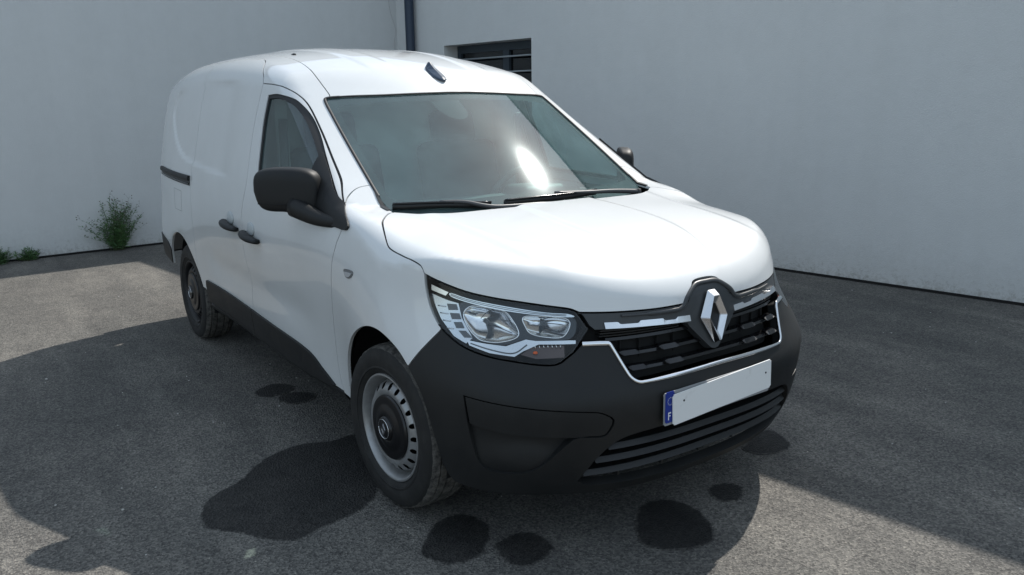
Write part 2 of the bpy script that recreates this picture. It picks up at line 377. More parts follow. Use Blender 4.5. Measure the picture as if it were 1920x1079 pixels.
# window: frame, mullion, panes and guard bars set back in the reveal
win = boxes('window', uR, nR, [(WS0+.005, WS0+.07, -.28, -.21, WZ0, WZ1), (WS1-.07, WS1-.005, -.28, -.21, WZ0, WZ1), (WS0+.07, WS1-.07, -.28, -.21, WZ1-.09, WZ1-.002), (WS0+.07, WS1-.07, -.28, -.21, WZ0+.002, WZ0+.07), (1.76, 1.86, -.28, -.21, WZ0+.07, WZ1-.09)], FRAME, wallR)
win['label'] = 'dark framed barred window'
boxes('pane', uR, nR, [(WS0+.07, 1.76, -.25, -.244, WZ0+.07, WZ1-.09)], PANE, win)
boxes('pane', uR, nR, [(1.86, WS1-.07, -.25, -.244, WZ0+.07, WZ1-.09)], PANE, win)
boxes('blind', uR, nR, [(WS0+.07, 1.76, -.345, -.335, WZ0+.07, WZ1)], mat('blind_grey', (.34, .37, .38), .8), win)
boxes('blind', uR, nR, [(1.86, WS1-.07, -.345, -.335, WZ0+.07, 1.72)], MATS['blind_grey'], win)
boxes('window_back', uR, nR, [(WS0-.02, WS1+.02, -.39, -.36, WZ0-.02, WZ1+.02)], BLACK, win)
for zz in (1.995, 1.825, 1.655, 1.485, 1.315, 1.145):
    P = [wpt(uR, nR, s, -.10, zz) for s in (WS0-.01, WS1+.01)]; tube('guard_bar', P, .0105, BAR, win, seg=8)
boxes('window_sill', uR, nR, [(WS0-.03, WS1+.03, -.2, .04, WZ0-.03, WZ0+.001)], WALL, win)
# drainpipe
dp = empty('drainpipe', loc=wpt(uR, nR, .38, .08, 0))
def dpt(z): return (0, 0, z)
tube('pipe', [dpt(.0), dpt(1.5), dpt(3.9)], .058, PIPE, dp, seg=20)
for z in (.6, 1.75, 3.2):
    b = tube('bracket', [dpt(z-.02), dpt(z+.02)], .066, PIPE, dp, seg=20)
tube('collar', [dpt(2.0), dpt(2.06)], .063, PIPE, dp, seg=20)
tag(dp, 'dark blue-grey drainpipe running down the corner beside the window', 'drainpipe')
hp = tube('hopper', [(0, 0, 3.78), (0, 0, 3.95)], [.06, .11], PIPE, dp, seg=20)

# ------------------------------------------------------------------ weeds
def f_leaf(lo, hi):
    def f(t, b):
        n = tex(t, 14, detail=3); r = ramp(t, n.outputs[0], (.3, lo), (.7, hi)); t.links.new(r.outputs[0], b.inputs['Base Color'])
    return f
LEAF = mat('weed_leaf', rough=.6, build=f_leaf((.055, .13, .045), (.12, .23, .08)))
STEM = mat('weed_stem', rough=.7, build=f_leaf((.05, .075, .03), (.09, .10, .05)))
SEED = mat('seed_head', (.10, .085, .06), .8)
def weed(label, s, d, h, spread, nst, seed, heads=True):
    """stems that rise from one root, arch outwards and carry narrow leaves and seed heads"""
    r = random.Random(seed); root = empty('weed', loc=wpt(uL, nL, s, d, 0)); tag(root, label, 'weed', 'weeds along the wall')
    SV = []; SF = []; LV = []; LF = []; HB = bmesh.new()
    def stick(P, rad):
        b = len(SV); P = np.array(P); m = len(P)
        for i, p in enumerate(P):
            q = rad*(1-.7*i/(m-1))
            for k in range(3): a = 2.09*k; SV.append(p+np.array([q*math.cos(a), q*math.sin(a), 0]))
        for i in range(m-1):
            for k in range(3): SF.append((b+i*3+k, b+i*3+(k+1) % 3, b+i*3+3+(k+1) % 3, b+i*3+3+k))
    def leaf(p, dirn, ln, w):
        b = len(LV); dirn = dirn/np.linalg.norm(dirn); sd = np.cross(dirn, [r.uniform(-1, 1), r.uniform(-1, 1), 1.]); sd /= np.linalg.norm(sd)+1e-9
        mid = p+dirn*ln*.5; tip = p+dirn*ln+np.array([0, 0, -.18*ln])
        LV.extend([p, mid+sd*w, tip, mid-sd*w]); LF.append((b, b+1, b+2)); LF.append((b, b+2, b+3))
    for k in range(nst):
        along = r.gauss(0, .5); out = r.uniform(-.12, .9); hh = h*r.uniform(.45, 1.)*(1-.42*min(1, abs(along)))
        du = along*spread; dn = out*spread*.45
        base = np.array([*(uL*r.gauss(0, .03)+nL*abs(r.gauss(0, .02))), 0.]); tip = base+np.array([*(uL*du+nL*dn), hh]); c = base+np.array([*(uL*du*.35+nL*dn*.3), hh*.62])
        P = [base*(1-t)**2+2*c*t*(1-t)+tip*t*t+np.array([r.gauss(0, .006), r.gauss(0, .006), 0])*(t > .05) for t in np.linspace(0, 1, 9)]
        stick(P, .0026)
        for t in np.linspace(.08, .9, int(12+hh*44)):
            i = t*8; i0 = int(i); p = P[i0]+(P[min(i0+1, 8)]-P[i0])*(i-i0); a = r.uniform(0, 6.28)
            leaf(p, np.array([math.cos(a), math.sin(a), r.uniform(.1, 1.2)]), r.uniform(.035, .085)*(1.2-.7*t)*(h/.65)**.5, r.uniform(.003, .007))
        if heads and r.random() < .75:
            for q in range(r.randint(2, 5)):
                a = r.uniform(0, 6.28); p0 = np.array(P[r.choice((6, 7, 8))]); e = p0+np.array([.035*math.cos(a), .035*math.sin(a), r.uniform(.0, .05)]); stick([p0, (p0+e)/2+np.array([0, 0, .006]), e], .0013)
                bmesh.ops.create_icosphere(HB, subdivisions=1, radius=r.uniform(.004, .007), matrix=Matrix.Translation(e))
    link('stems', mesh('stems', SV, SF), STEM, root)['kind'] = 'stuff'; link('leaves', mesh('leaves', LV, LF, smooth=False), LEAF, root)['kind'] = 'stuff'
    if heads: bm_obj('seed_heads', HB, SEED, root)['kind'] = 'stuff'
    else: HB.free()
weed('tall bushy weed with seed heads growing at the wall beside the van', 3.65, .05, .66, .34, 58, 5)
weed('short grassy weed tuft at the wall left of the tall weed', 4.49, .04, .15, .13, 60, 11, False)
weed('dense low weed tuft at the left edge of the photo', 4.76, .07, .19, .15, 80, 17, False)

# ------------------------------------------------------------------ the van's outer skin as a field: negative inside
class Spl:                                   # natural cubic spline, linear beyond the ends
    def __init__(s,xs,ys):
        xs=np.array(xs,float);ys=np.array(ys,float);n=len(xs);h=np.diff(xs)
        A=np.zeros((n,n));A[0,0]=A[-1,-1]=1;r=np.zeros(ys.shape)
        for i in range(1,n-1):
            A[i,i-1]=h[i-1];A[i,i]=2*(h[i-1]+h[i]);A[i,i+1]=h[i]
            r[i]=6*((ys[i+1]-ys[i])/h[i]-(ys[i]-ys[i-1])/h[i-1])
        s.x=xs;s.y=ys;s.m=np.linalg.solve(A,r);s.h=h
    def __call__(s,t):
        t=np.asarray(t,float);i=np.clip(np.searchsorted(s.x,t)-1,0,len(s.h)-1)
        tc=np.clip(t,s.x[0],s.x[-1]);h=s.h[i];a=(s.x[i+1]-tc)/h;b=1-a
        if s.y.ndim>1:h=h[...,None];a=a[...,None];b=b[...,None]
        v=a*s.y[i]+b*s.y[i+1]+((a**3-a)*s.m[i]+(b**3-b)*s.m[i+1])*h*h/6
        d=(s.y[i+1]-s.y[i])/h+(-(3*a*a-1)*s.m[i]+(3*b*b-1)*s.m[i+1])*h/6
        e=t-tc
        if s.y.ndim>1:e=e[...,None]
        return v+d*e
class Tab:                                   # tensor product spline
    def __init__(s,xs,zs,T):
        s.a=Spl(xs,np.array(T,float).T);s.b=Spl(zs,np.eye(len(zs)))
    def __call__(s,x,z):return(s.a(x)*s.b(z)).sum(-1)
def sstep(a,b,t):
    u=np.clip((t-a)/(b-a),0,1);return u*u*u*(u*(6*u-15)+10)
def rmax(a,b,r):
    return np.minimum(np.maximum(a,b),-r)+np.hypot(np.maximum(a+r,0),np.maximum(b+r,0))
WX=[-.1,.3,.55,.85,1.2,1.6,2.2,3.0,3.7,4.4]
WZ=[.2,.4,.65,.9,1.08,1.3,1.52,1.7,1.85]
W_=Tab(WX,WZ,[
 [.800,.830,.845,.848,.815,.825,.828,.820,.838,.81],
 [.815,.850,.862,.868,.830,.840,.843,.838,.858,.83],
 [.800,.838,.862,.884,.857,.860,.864,.861,.880,.845],
 [.740,.790,.822,.860,.874,.878,.880,.880,.880,.815],
 [.720,.765,.800,.828,.845,.858,.868,.870,.866,.800],
 [.630,.660,.690,.720,.755,.790,.820,.832,.826,.765],
 [.580,.600,.625,.650,.675,.705,.755,.782,.774,.715],
 [.540,.555,.575,.595,.620,.645,.690,.722,.712,.66],
 [.50,.51,.53,.55,.57,.59,.63,.66,.66,.64]])
_gx=np.linspace(-.3,4.7,1001);_gz=np.linspace(.0,2.0,401);_G=np.array([W_(_gx,np.full(1001,q)) for q in _gz])
def inpoly(P,Q):
    x,y=P[:,0],P[:,1];r=np.zeros(len(P),bool)
    for(a,b),(c,d)in zip(Q,np.roll(Q,-1,0)):
        k=((b>y)!=(d>y))&(x<(c-a)*(y-b)/((d-b)if d!=b else 1e-12)+a);r^=k
    return r
def segdist(P,Q,closed=True):
    r=np.full(len(P),1e9);Z=list(zip(Q,np.roll(Q,-1,0)));Z=Z if closed else Z[:-1]
    for a,b in Z:
        d=b-a;t=np.clip(((P-a)@d)/(d@d+1e-18),0,1);e=P-a-t[:,None]*d;r=np.minimum(r,(e*e).sum(1))
    return np.sqrt(r)
_m=np.stack(np.meshgrid(_gx,_gz),-1).reshape(-1,2)
# pressed panel in the load-bay side: a shallow recess with a soft rim, dying out towards the front
REC=catmull([(2.40,1.602),(2.748,1.616),(3.21,1.615),(3.62,1.602),(3.80,1.575),(3.865,1.50),(3.869,1.42),(3.744,1.308),(3.60,1.23),(3.45,1.182),(3.238,1.155),(2.808,1.127),(2.40,1.108)],5)
_s=np.zeros(len(_m));_k=(_m[:,0]>2.3)&(_m[:,0]<4.0)&(_m[:,1]>1.0)&(_m[:,1]<1.75)
_d=segdist(_m[_k],REC)*np.where(inpoly(_m[_k],REC),1,-1)
_s[_k]=-.011*sstep(-.004,.032,_d)*sstep(2.40,2.75,_m[_k][:,0])
# scooped lower doors
_z=_m[:,1];_x=_m[:,0]
_s-=.010*np.exp(-((_z-.60)/.085)**2)*sstep(1.35,1.75,_x)*sstep(3.15,2.85,_x)
_G=_G+_s.reshape(_G.shape)
def W(x,z):
    u=np.clip((x+.3)*200,0,999.999);v=np.clip(z*200,0,399.999);i=u.astype(int);j=v.astype(int);u=u-i;v=v-j
    return(_G[j,i]*(1-u)+_G[j,i+1]*u)*(1-v)+(_G[j+1,i]*(1-u)+_G[j+1,i+1]*u)*v
H0=Spl([-.05,.07,.16,.3,.55,.85,1.05,1.6],[.80,.895,.940,.985,1.032,1.066,1.085,1.22])
CREASE1=Spl([.05,.125,.28,.48,.83,1.1],[.085,.115,.165,.205,.195,.185]);CREASE2=Spl([.10,.214,.416,.811,1.1],[.475,.502,.538,.556,.60])
def Hh(x,y):
    a=np.abs(y)
    c=CREASE1(x)            # raised centre panel between two creases
    t=CREASE2(x)                 # crease where the bonnet falls to the wing
    fr=sstep(.09,.20,x);f2=sstep(.12,.40,x)
    return H0(x)-.03*a**2-.04*a**4+.03*sstep(.7,1.05,x)*(a/.72)**4+.008*fr*sstep(.026,-.026,a-c)-f2*.16*np.maximum(a-t,0)**1.6+.007*f2*sstep(.04,-.03,a-t)
R0=Spl([1.3,1.6,1.8,2.0,2.3,2.7,3.1,3.6,4.0,4.4],[1.42,1.547,1.632,1.693,1.752,1.792,1.808,1.800,1.772,1.72])
def Hr(x,y):
    a=np.abs(y);rib=sstep(.185,.215,a)*sstep(.34,.31,a)+.0*a
    return R0(x)-.15*y**2-.06*y**4+.006*rib*sstep(1.80,2.0,x)*sstep(4.2,3.9,x)
PY=[0,.15,.3,.45,.6,.7,.78,.86,.95]
PU=Spl(PY,[0,.006,.034,.095,.205,.315,.45,.66,.95])
PL=Spl(PY,[0,.002,.016,.052,.125,.205,.315,.50,.78])
F0=Spl([.1,.19,.26,.36,.47,.58,.63,.69,.86,.93],[.17,.10,.055,.012,-.012,-.012,.010,.030,.062,.085])
def Fx(y,z):
    a=np.abs(y);k=sstep(.55,.9,z)
    return F0(z)+PL(a)*(1-k)+PU(a)*k
XW=Spl([.9,1.08,1.31,1.54,1.8],[.735,.980,1.301,1.640,2.04])
def Fw(y,z):
    return XW(z)+(.25+.28*(z-1.08)/.46)*y**2
def Rx(y,z):return 4.385-.10*sstep(.9,1.85,z)-.05*np.abs(y)**2-.12*np.abs(y)**4
def F(x,y,z):
    lo=rmax((z-np.minimum(Hh(x,y),1.2))*.97,(Fx(y,z)-x)*.9,.045)
    up=rmax((z-Hr(x,y))*.95,(Fw(y,z)-x)*.62,.02)
    up=np.maximum(up,1.0-z)
    t=np.minimum(lo,up)
    r=.055+.03*sstep(1.1,.7,x)+.035*sstep(2.0,2.6,x)
    t=rmax(np.abs(y)-W(x,z),t,r)
    t=rmax(t,x-Rx(y,z),.05)
    return np.maximum(t,.2-z)
def hit(O,D,t0,t1,n=120,it=22,fn=None):
    """first crossing from outside to inside along rays; nan where missed"""
    fn=fn or F;O=np.asarray(O,float);D=np.asarray(D,float)
    ts=np.linspace(t0,t1,n);N=len(D);lo=np.full(N,np.nan);hi=np.full(N,np.nan);done=np.zeros(N,bool);prev=None
    O=np.broadcast_to(O,D.shape)
    for t in ts:
        idx=np.where(~done)[0]
        if len(idx)==0:break
        p=O[idx]+D[idx]*t;v=fn(p[:,0],p[:,1],p[:,2])
        s=v<0
        if prev is not None:
            j=idx[s];lo[j]=prev;hi[j]=t;done[j]=True
        prev=t
    ok=np.where(done)[0]
    for _ in range(it):
        m=(lo[ok]+hi[ok])/2;p=O[ok]+D[ok]*m[:,None];v=fn(p[:,0],p[:,1],p[:,2])<0
        hi[ok[v]]=m[v];lo[ok[~v]]=m[~v]
    return O+D*hi[:,None]
def grad(P,e=.003,fn=None):
    fn=fn or F
    g=np.stack([(fn(*(P+e*np.eye(3)[k]).T)-fn(*(P-e*np.eye(3)[k]).T)) for k in range(3)],1)
    return g/np.linalg.norm(g,axis=1,keepdims=True)

def Fup(x,y,z):
    return rmax(np.abs(y)-W(x,z),rmax((z-Hr(x,y))*.95,(Fw(y,z)-x)*.62,.004),.03)

# ------------------------------------------------------------------ panels cut out of the skin
class SIDE:
    def to2(s, P): return P[:, [0, 2]]
    def ray(s, U): O = np.c_[U[:, 0], np.full(len(U), 1.3), U[:, 1]]; return O, np.broadcast_to([0, -1., 0], O.shape), 0, 1.25
class XCYL:
    def __init__(s, zc, k=.75): s.zc = zc; s.k = k
    def to2(s, P): return np.c_[P[:, 0], np.arctan2(P[:, 1], P[:, 2]-s.zc)*s.k]
    def ray(s, U): a = U[:, 1]/s.k; d = np.c_[a*0, np.sin(a), np.cos(a)]; return np.c_[U[:, 0], a*0, a*0+s.zc]+d*1.6, -d, 0, 1.5
class CYL:
    def __init__(s, xc=1.2, k=.95): s.xc = xc; s.k = k
    def to2(s, P): return np.c_[np.arctan2(P[:, 1], s.xc-P[:, 0])*s.k, P[:, 2]]
    def ray(s, U): a = U[:, 0]/s.k; d = np.c_[-np.cos(a), np.sin(a), a*0]; return np.c_[a*0+s.xc, a*0, U[:, 1]]+d*2, -d, 0, 1.9
class SPH:
    def __init__(s, c, ax, k=.75):
        s.c = np.array(c, float); s.a = np.array(ax, float)/np.linalg.norm(ax); s.v = np.array([0, 1., 0]); s.u = np.cross(s.v, s.a); s.k = k
    def to2(s, P):
        d = P-s.c; d = d/np.linalg.norm(d, axis=1, keepdims=True); r = np.arccos(np.clip(d@s.a, -1, 1)); q = np.arctan2(d@s.v, d@s.u); return np.c_[r*np.cos(q), r*np.sin(q)]*s.k
    def ray(s, U):
        U = U/s.k; r = np.hypot(U[:, 0], U[:, 1]); q = np.arctan2(U[:, 1], U[:, 0]); d = np.cos(r)[:, None]*s.a+np.sin(r)[:, None]*(np.cos(q)[:, None]*s.u+np.sin(q)[:, None]*s.v)
        return s.c+d*1.7, -d, 0, 1.65
class PLN:
    def __init__(s, n): s.n = np.array(n, float)/np.linalg.norm(n); s.u = np.array([0, 1., 0]); s.v = np.cross(s.n, s.u)
    def to2(s, P): return np.c_[P@s.u, P@s.v]
    def ray(s, U): O = U[:, :1]*s.u+U[:, 1:]*s.v; return O+s.n*3, np.broadcast_to(-s.n, O.shape), 0, 5
class TOP(PLN):
    def __init__(s): s.n = np.array([0, 0, 1.]); s.u = np.array([1., 0, 0]); s.v = np.array([0, 1., 0])
class REAR:
    def to2(s, P): return P[:, [1, 2]]
    def ray(s, U): O = np.c_[np.full(len(U), 5.2), U]; return O, np.broadcast_to([-1., 0, 0], O.shape), 0, 2
def L3(*pts): return np.array(pts, float)
def path(*segs):
    """join polylines (each smoothed on its own), dropping repeated joints"""
    out = []
    for s in segs:
        for p in s:
            if not out or np.linalg.norm(out[-1]-p) > 1e-4: out.append(np.asarray(p, float))
    if np.linalg.norm(out[0]-out[-1]) < 1e-4: out.pop()
    return np.array(out)
def sym(half):
    """a loop from its near half, which starts and ends on the centre line"""
    m = half[::-1].copy(); m[:, 1] *= -1
    return path(half, m)
def resample(P, h, closed=True):
    Q = []; n = len(P)
    for i in range(n if closed else n-1):
        a, b = P[i], P[(i+1) % n]; k = max(1, int(math.ceil(np.linalg.norm(b-a)/h)))
        for j in range(k): Q.append(a+(b-a)*j/k)
    if not closed: Q.append(P[-1])
    return np.array(Q)
def dedupe(P, e):
    Q = [P[0]]
    for p in P[1:]:
        if np.linalg.norm(p-Q[-1]) > e: Q.append(p)
    if np.linalg.norm(Q[-1]-Q[0]) < e: Q.pop()
    return np.array(Q)
def area(P): x, y = P.T; return .5*np.sum(x*np.roll(y, -1)-np.roll(x, -1)*y)
def inset(P, d):
    s = 1 if area(P) > 0 else -1
    a = P-np.roll(P, 1, 0); b = np.roll(P, -1, 0)-P
    na = np.c_[-a[:, 1], a[:, 0]]/(np.linalg.norm(a, axis=1, keepdims=True)+1e-12); nb = np.c_[-b[:, 1], b[:, 0]]/(np.linalg.norm(b, axis=1, keepdims=True)+1e-12)
    m = na+nb; l = np.linalg.norm(m, axis=1, keepdims=True)+1e-9; m /= l; c = np.clip((m*na).sum(1, keepdims=True), .5, 1)
    return P+s*d*m/c
def tri2d(outer, holes, h):
    rings = [outer]+list(holes); V = np.concatenate(rings); E = []; b = 0
    for r in rings:
        n = len(r); E += [(b+i, b+(i+1) % n) for i in range(n)]; b += n
    lo, hi = outer.min(0), outer.max(0); gx = np.arange(lo[0], hi[0], h); gy = np.arange(lo[1], hi[1], h*.866)
    G = np.array([(x+(.5*h if j % 2 else 0), y) for j, y in enumerate(gy) for x in gx]).reshape(-1, 2)
    if len(G):
        k = inpoly(G, outer); G = G[k]
        for r in holes: G = G[~inpoly(G, r)] if len(G) else G
        for r in rings:
            if len(G): G = G[segdist(G, r) > .5*h]
        if len(G): V = np.concatenate([V, G])
    v, e, f, *_ = delaunay_2d_cdt([Vector(p) for p in V], E, [], 0, 1e-7)
    v = np.array([tuple(p) for p in v]); f = np.array([q for q in f if len(q) == 3], int)
    c = v[f].mean(1); k = inpoly(c, outer)
    for r in holes: k &= ~inpoly(c, r)
    return v, f[k]
def surf(pr, U, fn=None, n=70):
    O, D, t0, t1 = pr.ray(U); P = hit(O, D, t0, t1, n=n, it=20, fn=fn); bad = np.isnan(P[:, 0])
    if bad.any():
        g = np.where(~bad)[0]
        for i in np.where(bad)[0]: P[i] = P[g[np.argmin(((U[g]-U[i])**2).sum(1))]]
    return P, grad(P, fn=fn)
def panel(name, loop, pr, m, parent, holes=(), gap=.0021, lip=.016, h=.03, off=0., fn=None, hole_lip=None, group=None):
    o2 = dedupe(inset(dedupe(resample(pr.to2(np.asarray(loop, float)), h*.7), .0015), gap), .0012)
    h2 = [dedupe(inset(dedupe(resample(pr.to2(np.asarray(q, float)), h*.7), .0015), -gap), .0012) for q in holes]
    v, f = tri2d(o2, h2, h); P, Nn = surf(pr, v, fn)
    used = np.unique(f); mp = -np.ones(len(v), int); mp[used] = np.arange(len(used)); P = P[used]; Nn = Nn[used]; f = mp[f]; v2 = v[used]
    P = P+Nn*off
    fnrm = np.cross(P[f[:, 1]]-P[f[:, 0]], P[f[:, 2]]-P[f[:, 0]]); flip = (fnrm*Nn[f[:, 0]]).sum(1) < 0; f[flip] = f[flip][:, ::-1]
    V = [*P]; NN = [*Nn]; FF = [tuple(q) for q in f]
    if lip:
        cnt = {}
        for t in f:
            for a, b in ((t[0], t[1]), (t[1], t[2]), (t[2], t[0])): cnt[(a, b)] = cnt.get((a, b), 0)+1
        for (a, b) in cnt:
            if (b, a) in cnt: continue
            k = len(V); d = np.cross(P[b]-P[a], Nn[a]); d /= np.linalg.norm(d)+1e-12
            li = lip
            V += [P[a], P[b], P[b]-Nn[b]*li, P[a]-Nn[a]*li]; NN += [d]*4; FF.append((k+1, k, k+3, k+2))
    o = link(name, mesh(name, V, FF, NN), m, parent)
    return o
def level(d): return lambda x, y, z: F(x, y, z)+d
def frontx(Y, Z, d=0.):
    Y = np.atleast_1d(np.asarray(Y, float)); Z = np.broadcast_to(np.asarray(Z, float), Y.shape)
    O = np.c_[Y*0-.4, Y, Z]; P = hit(O, np.broadcast_to([1., 0, 0], O.shape), 0, 1.4, n=120, it=20, fn=level(d)); return P
def sweep(name, P, w, t, m, parent, nrm=None, raise_=0., taper=True):
    """a strip of rounded section lying along a path on the skin"""
    P = np.asarray(P, float); n = len(P); Nn = grad(P) if nrm is None else nrm; T = np.gradient(P, axis=0); T /= np.linalg.norm(T, axis=1, keepdims=True)
    S = np.cross(Nn, T); S /= np.linalg.norm(S, axis=1, keepdims=True); V = []; Fc = []
    prof = [(-.5, -.6), (-.5, .45), (-.36, .85), (0, 1.), (.36, .85), (.5, .45), (.5, -.6)]; q = len(prof)
    W_ = np.broadcast_to(w, n)
    for i in range(n):
        for a, b in prof: V.append(P[i]+S[i]*a*W_[i]+Nn[i]*(b*t+raise_))
    for i in range(n-1):
        for k in range(q-1): Fc.append((i*q+k, i*q+k+1, (i+1)*q+k+1, (i+1)*q+k))
    Fc += [tuple(range(q-1, -1, -1)), tuple(range((n-1)*q, n*q))]
    me = mesh(name, V, Fc); me.set_sharp_from_angle(angle=math.radians(50)); return link(name, me, m, parent)
def ribbon(name, Y, Z, d, hz, dx, m, parent, tilt=0.):
    """a grille bar: box section following the front of the van at depth d"""
    P = frontx(Y, Z, d); V = []; Fc = []; n = len(P); hz = np.broadcast_to(hz, n)
    for p, q in zip(P, hz):
        V += [p+(0, 0, q/2), p+(tilt, 0, -q/2), p+(dx, 0, -q/2), p+(dx, 0, q/2)]
    for i in range(n-1):
        for k in range(4): Fc.append((i*4+k, i*4+(k+1) % 4, i*4+4+(k+1) % 4, i*4+4+k))
    Fc += [(3, 2, 1, 0), tuple((n-1)*4+k for k in range(4))]
    me = mesh(name, V, Fc, smooth=False); bm = bmesh.new(); bm.from_mesh(me); bmesh.ops.recalc_face_normals(bm, faces=bm.faces); bm.to_mesh(me); bm.free()
    return link(name, me, m, parent)

def snap(P, fn=None):
    P = np.array(P, float)
    for _ in range(6):
        f0 = (fn or F)(P[:, 0], P[:, 1], P[:, 2]); e = 5e-4
        g = np.stack([((fn or F)(*(P+e*np.eye(3)[k]).T)-(fn or F)(*(P-e*np.eye(3)[k]).T))/(2*e) for k in range(3)], 1); P = P-np.clip(f0, -.03, .03)[:, None]*g/((g*g).sum(1, keepdims=True)+1e-9)
    return P
van = empty('van', loc=(0, 0, 0))
tag(van, 'white panel van with black bumper, mirrors and steel wheels parked before the walls', 'van')

# ---- feature lines of the near side (metres: x back from the nose, y to the van's right, z up)
HOOD_REAR = catmull(L3((.874, 0, 1.068), (.878, .102, 1.068), (.896, .32, 1.067), (.912, .487, 1.066), (.955, .577, 1.071), (1.03, .676, 1.084)), 5)
HOOD_SIDE = np.concatenate([catmull(L3((1.03, .676, 1.084), (1.017, .704, 1.083), (.968, .746, 1.079), (.928, .773, 1.071), (.864, .802, 1.042), (.809, .821, 1.007), (.776, .822, .994), (.726, .818, .985), (.671, .813, .976), (.62, .801, .961), (.602, .796, .95), (.589, .795, .931)), 4)])
HL_TOP = catmull(L3((.589, .795, .931), (.534, .776, .915), (.436, .733, .891), (.357, .681, .877), (.29, .623, .867), (.231, .56, .856), (.188, .507, .847), (.171, .486, .838)), 4)
HOOD_LIP = np.concatenate([catmull(L3((.171, .486, .838), (.160, .47, .834), (.111, .372, .83), (.073, .24, .827), (.058, .114, .828)), 5), catmull(L3((.058, .104, .834), (.079, .066, .882), (.087, .049, .891), (.089, .025, .8945), (.0895, 0, .895)), 3)])
HL_OUT = np.r_[catmull(L3((.589, .795, .931), (.579, .797, .884), (.553, .798, .826), (.505, .795, .773), (.459, .786, .744), (.399, .77, .719), (.335, .742, .703), (.273, .701, .693), (.198, .63, .682), (.165, .585, .680), (.153, .562, .687)), 4), np.linspace((.153, .562, .687), (.142, .518, .716), 5)[1:], np.linspace((.142, .518, .716), (.1375, .460, .783), 5)[1:], np.linspace((.1375, .460, .783), (.171, .486, .838), 9)[1:]]
HL_A = HL_OUT[:13]                                          # outer tip down to where wing and bumper meet
HL_B = HL_OUT[12:45]
SEAM_BF = catmull(L3((HL_OUT[12]), (.493, .794, .761), (.523, .818, .721), (.563, .846, .67), (.599, .866, .62)), 4)
FARCH = catmull(L3((.599, .866, .62), (.657, .87, .661), (.723, .876, .69), (.80, .88, .706), (.88, .882, .70), (.971, .878, .665), (1.07, .865, .600), (1.15, .846, .51), (1.185, .835, .42), (1.19, .828, .345), (1.18, .826, .312)), 5)
FARCH2 = catmull(L3((.599, .866, .62), (.528, .858, .539), (.486, .842, .417), (.457, .819, .293), (.43, .80, .25)), 5)
BUMP_BOT = catmull(L3((.43, .80, .25), (.398, .788, .243), (.319, .74, .236), (.186, .587, .232), (.113, .386, .219), (.091, .166, .207), (.09, 0, .205)), 5)
DOOR_TOP = catmull(L3((2.228, .733, 1.587), (2.095, .725, 1.578), (1.967, .715, 1.562), (1.878, .701, 1.539), (1.801, .692, 1.506), (1.714, .696, 1.455), (1.572, .713, 1.364), (1.443, .734, 1.277), (1.362, .746, 1.222), (1.309, .757, 1.185), (1.254, .78, 1.143), (1.186, .808, 1.111)), 4)
DOOR_FRONT = catmull(L3((1.186, .808, 1.111), (1.125, .84, 1.075), (1.105, .857, 1.03), (1.14, .867, .968), (1.175, .874, .90), (1.194, .874, .842), (1.215, .87, .769), (1.265, .848, .602), (1.29, .832, .461), (1.285, .825, .375), (1.27, .822, .325)), 5)
DOOR_REAR = catmull(L3((2.228, .733, 1.587), (2.225, .76, 1.508), (2.223, .804, 1.363), (2.209, .846, 1.198), (2.215, .864, 1.109), (2.258, .876, 1.014), (2.288, .879, .941), (2.297, .879, .882), (2.306, .873, .762), (2.300, .862, .642), (2.328, .85, .516), (2.335, .845, .454), (2.36, .834, .325)), 4)
SEAM_UP = catmull(L3((2.228, .733, 1.587), (2.27, .715, 1.62), (2.332, .695, 1.648), (2.45, .64, 1.70), (2.54, .612, 1.720)), 4)
SLIDE_TOP = catmull(L3((2.54, .612, 1.720), (2.74, .625, 1.728), (2.95, .645, 1.73), (3.20, .655, 1.726)), 5)
QUART_TOP = catmull(L3((3.20, .655, 1.726), (3.6, .655, 1.722), (3.95, .645, 1.70), (4.24, .62, 1.655)), 5)
SLIDE_REAR = catmull(L3((3.20, .655, 1.726), (3.185, .724, 1.666), (3.18, .755, 1.612), (3.194, .825, 1.345), (3.214, .861, 1.156), (3.225, .877, 1.036), (3.254, .883, .838), (3.27, .877, .744), (3.308, .87, .634), (3.305, .859, .52), (3.262, .848, .435), (3.225, .842, .385), (3.20, .838, .335)), 4)
RARCH = catmull(L3((3.29, .85, .41), (3.33, .859, .505), (3.394, .87, .591), (3.47, .878, .66), (3.568, .882, .70), (3.68, .882, .703), (3.80, .878, .672), (3.90, .87, .60), (3.955, .86, .52), (3.98, .85, .455)), 5)
WS_EDGE = catmull(L3((1.03, .676, 1.084), (1.145, .667, 1.103), (1.273, .66, 1.189), (1.423, .651, 1.291), (1.549, .642, 1.375), (1.664, .632, 1.45), (1.755, .622, 1.51), (1.772, .608, 1.528), (1.75, .555, 1.532)), 4)
WS_TOP = catmull(L3((1.75, .555, 1.532), (1.671, .372, 1.538), (1.628, .178, 1.543), (1.617, 0, 1.545)), 5)
TROUGH = catmull(L3((1.772, .600, 1.532), (1.79, .588, 1.545), (1.932, .583, 1.615), (2.254, .545, 1.696), (2.6, .535, 1.75), (3.0, .54, 1.77), (3.6, .545, 1.762), (4.21, .53, 1.69)), 5)
i_pil = int(np.argmin(np.abs(WS_EDGE[:, 0]-1.245)))          # where the wing meets the windscreen pillar
PIL_SEAM = catmull(L3((1.186, .808, 1.111), (1.229, .764, 1.132), (1.247, .718, 1.157), tuple(WS_EDGE[i_pil])), 4)
SILL_Z = .325
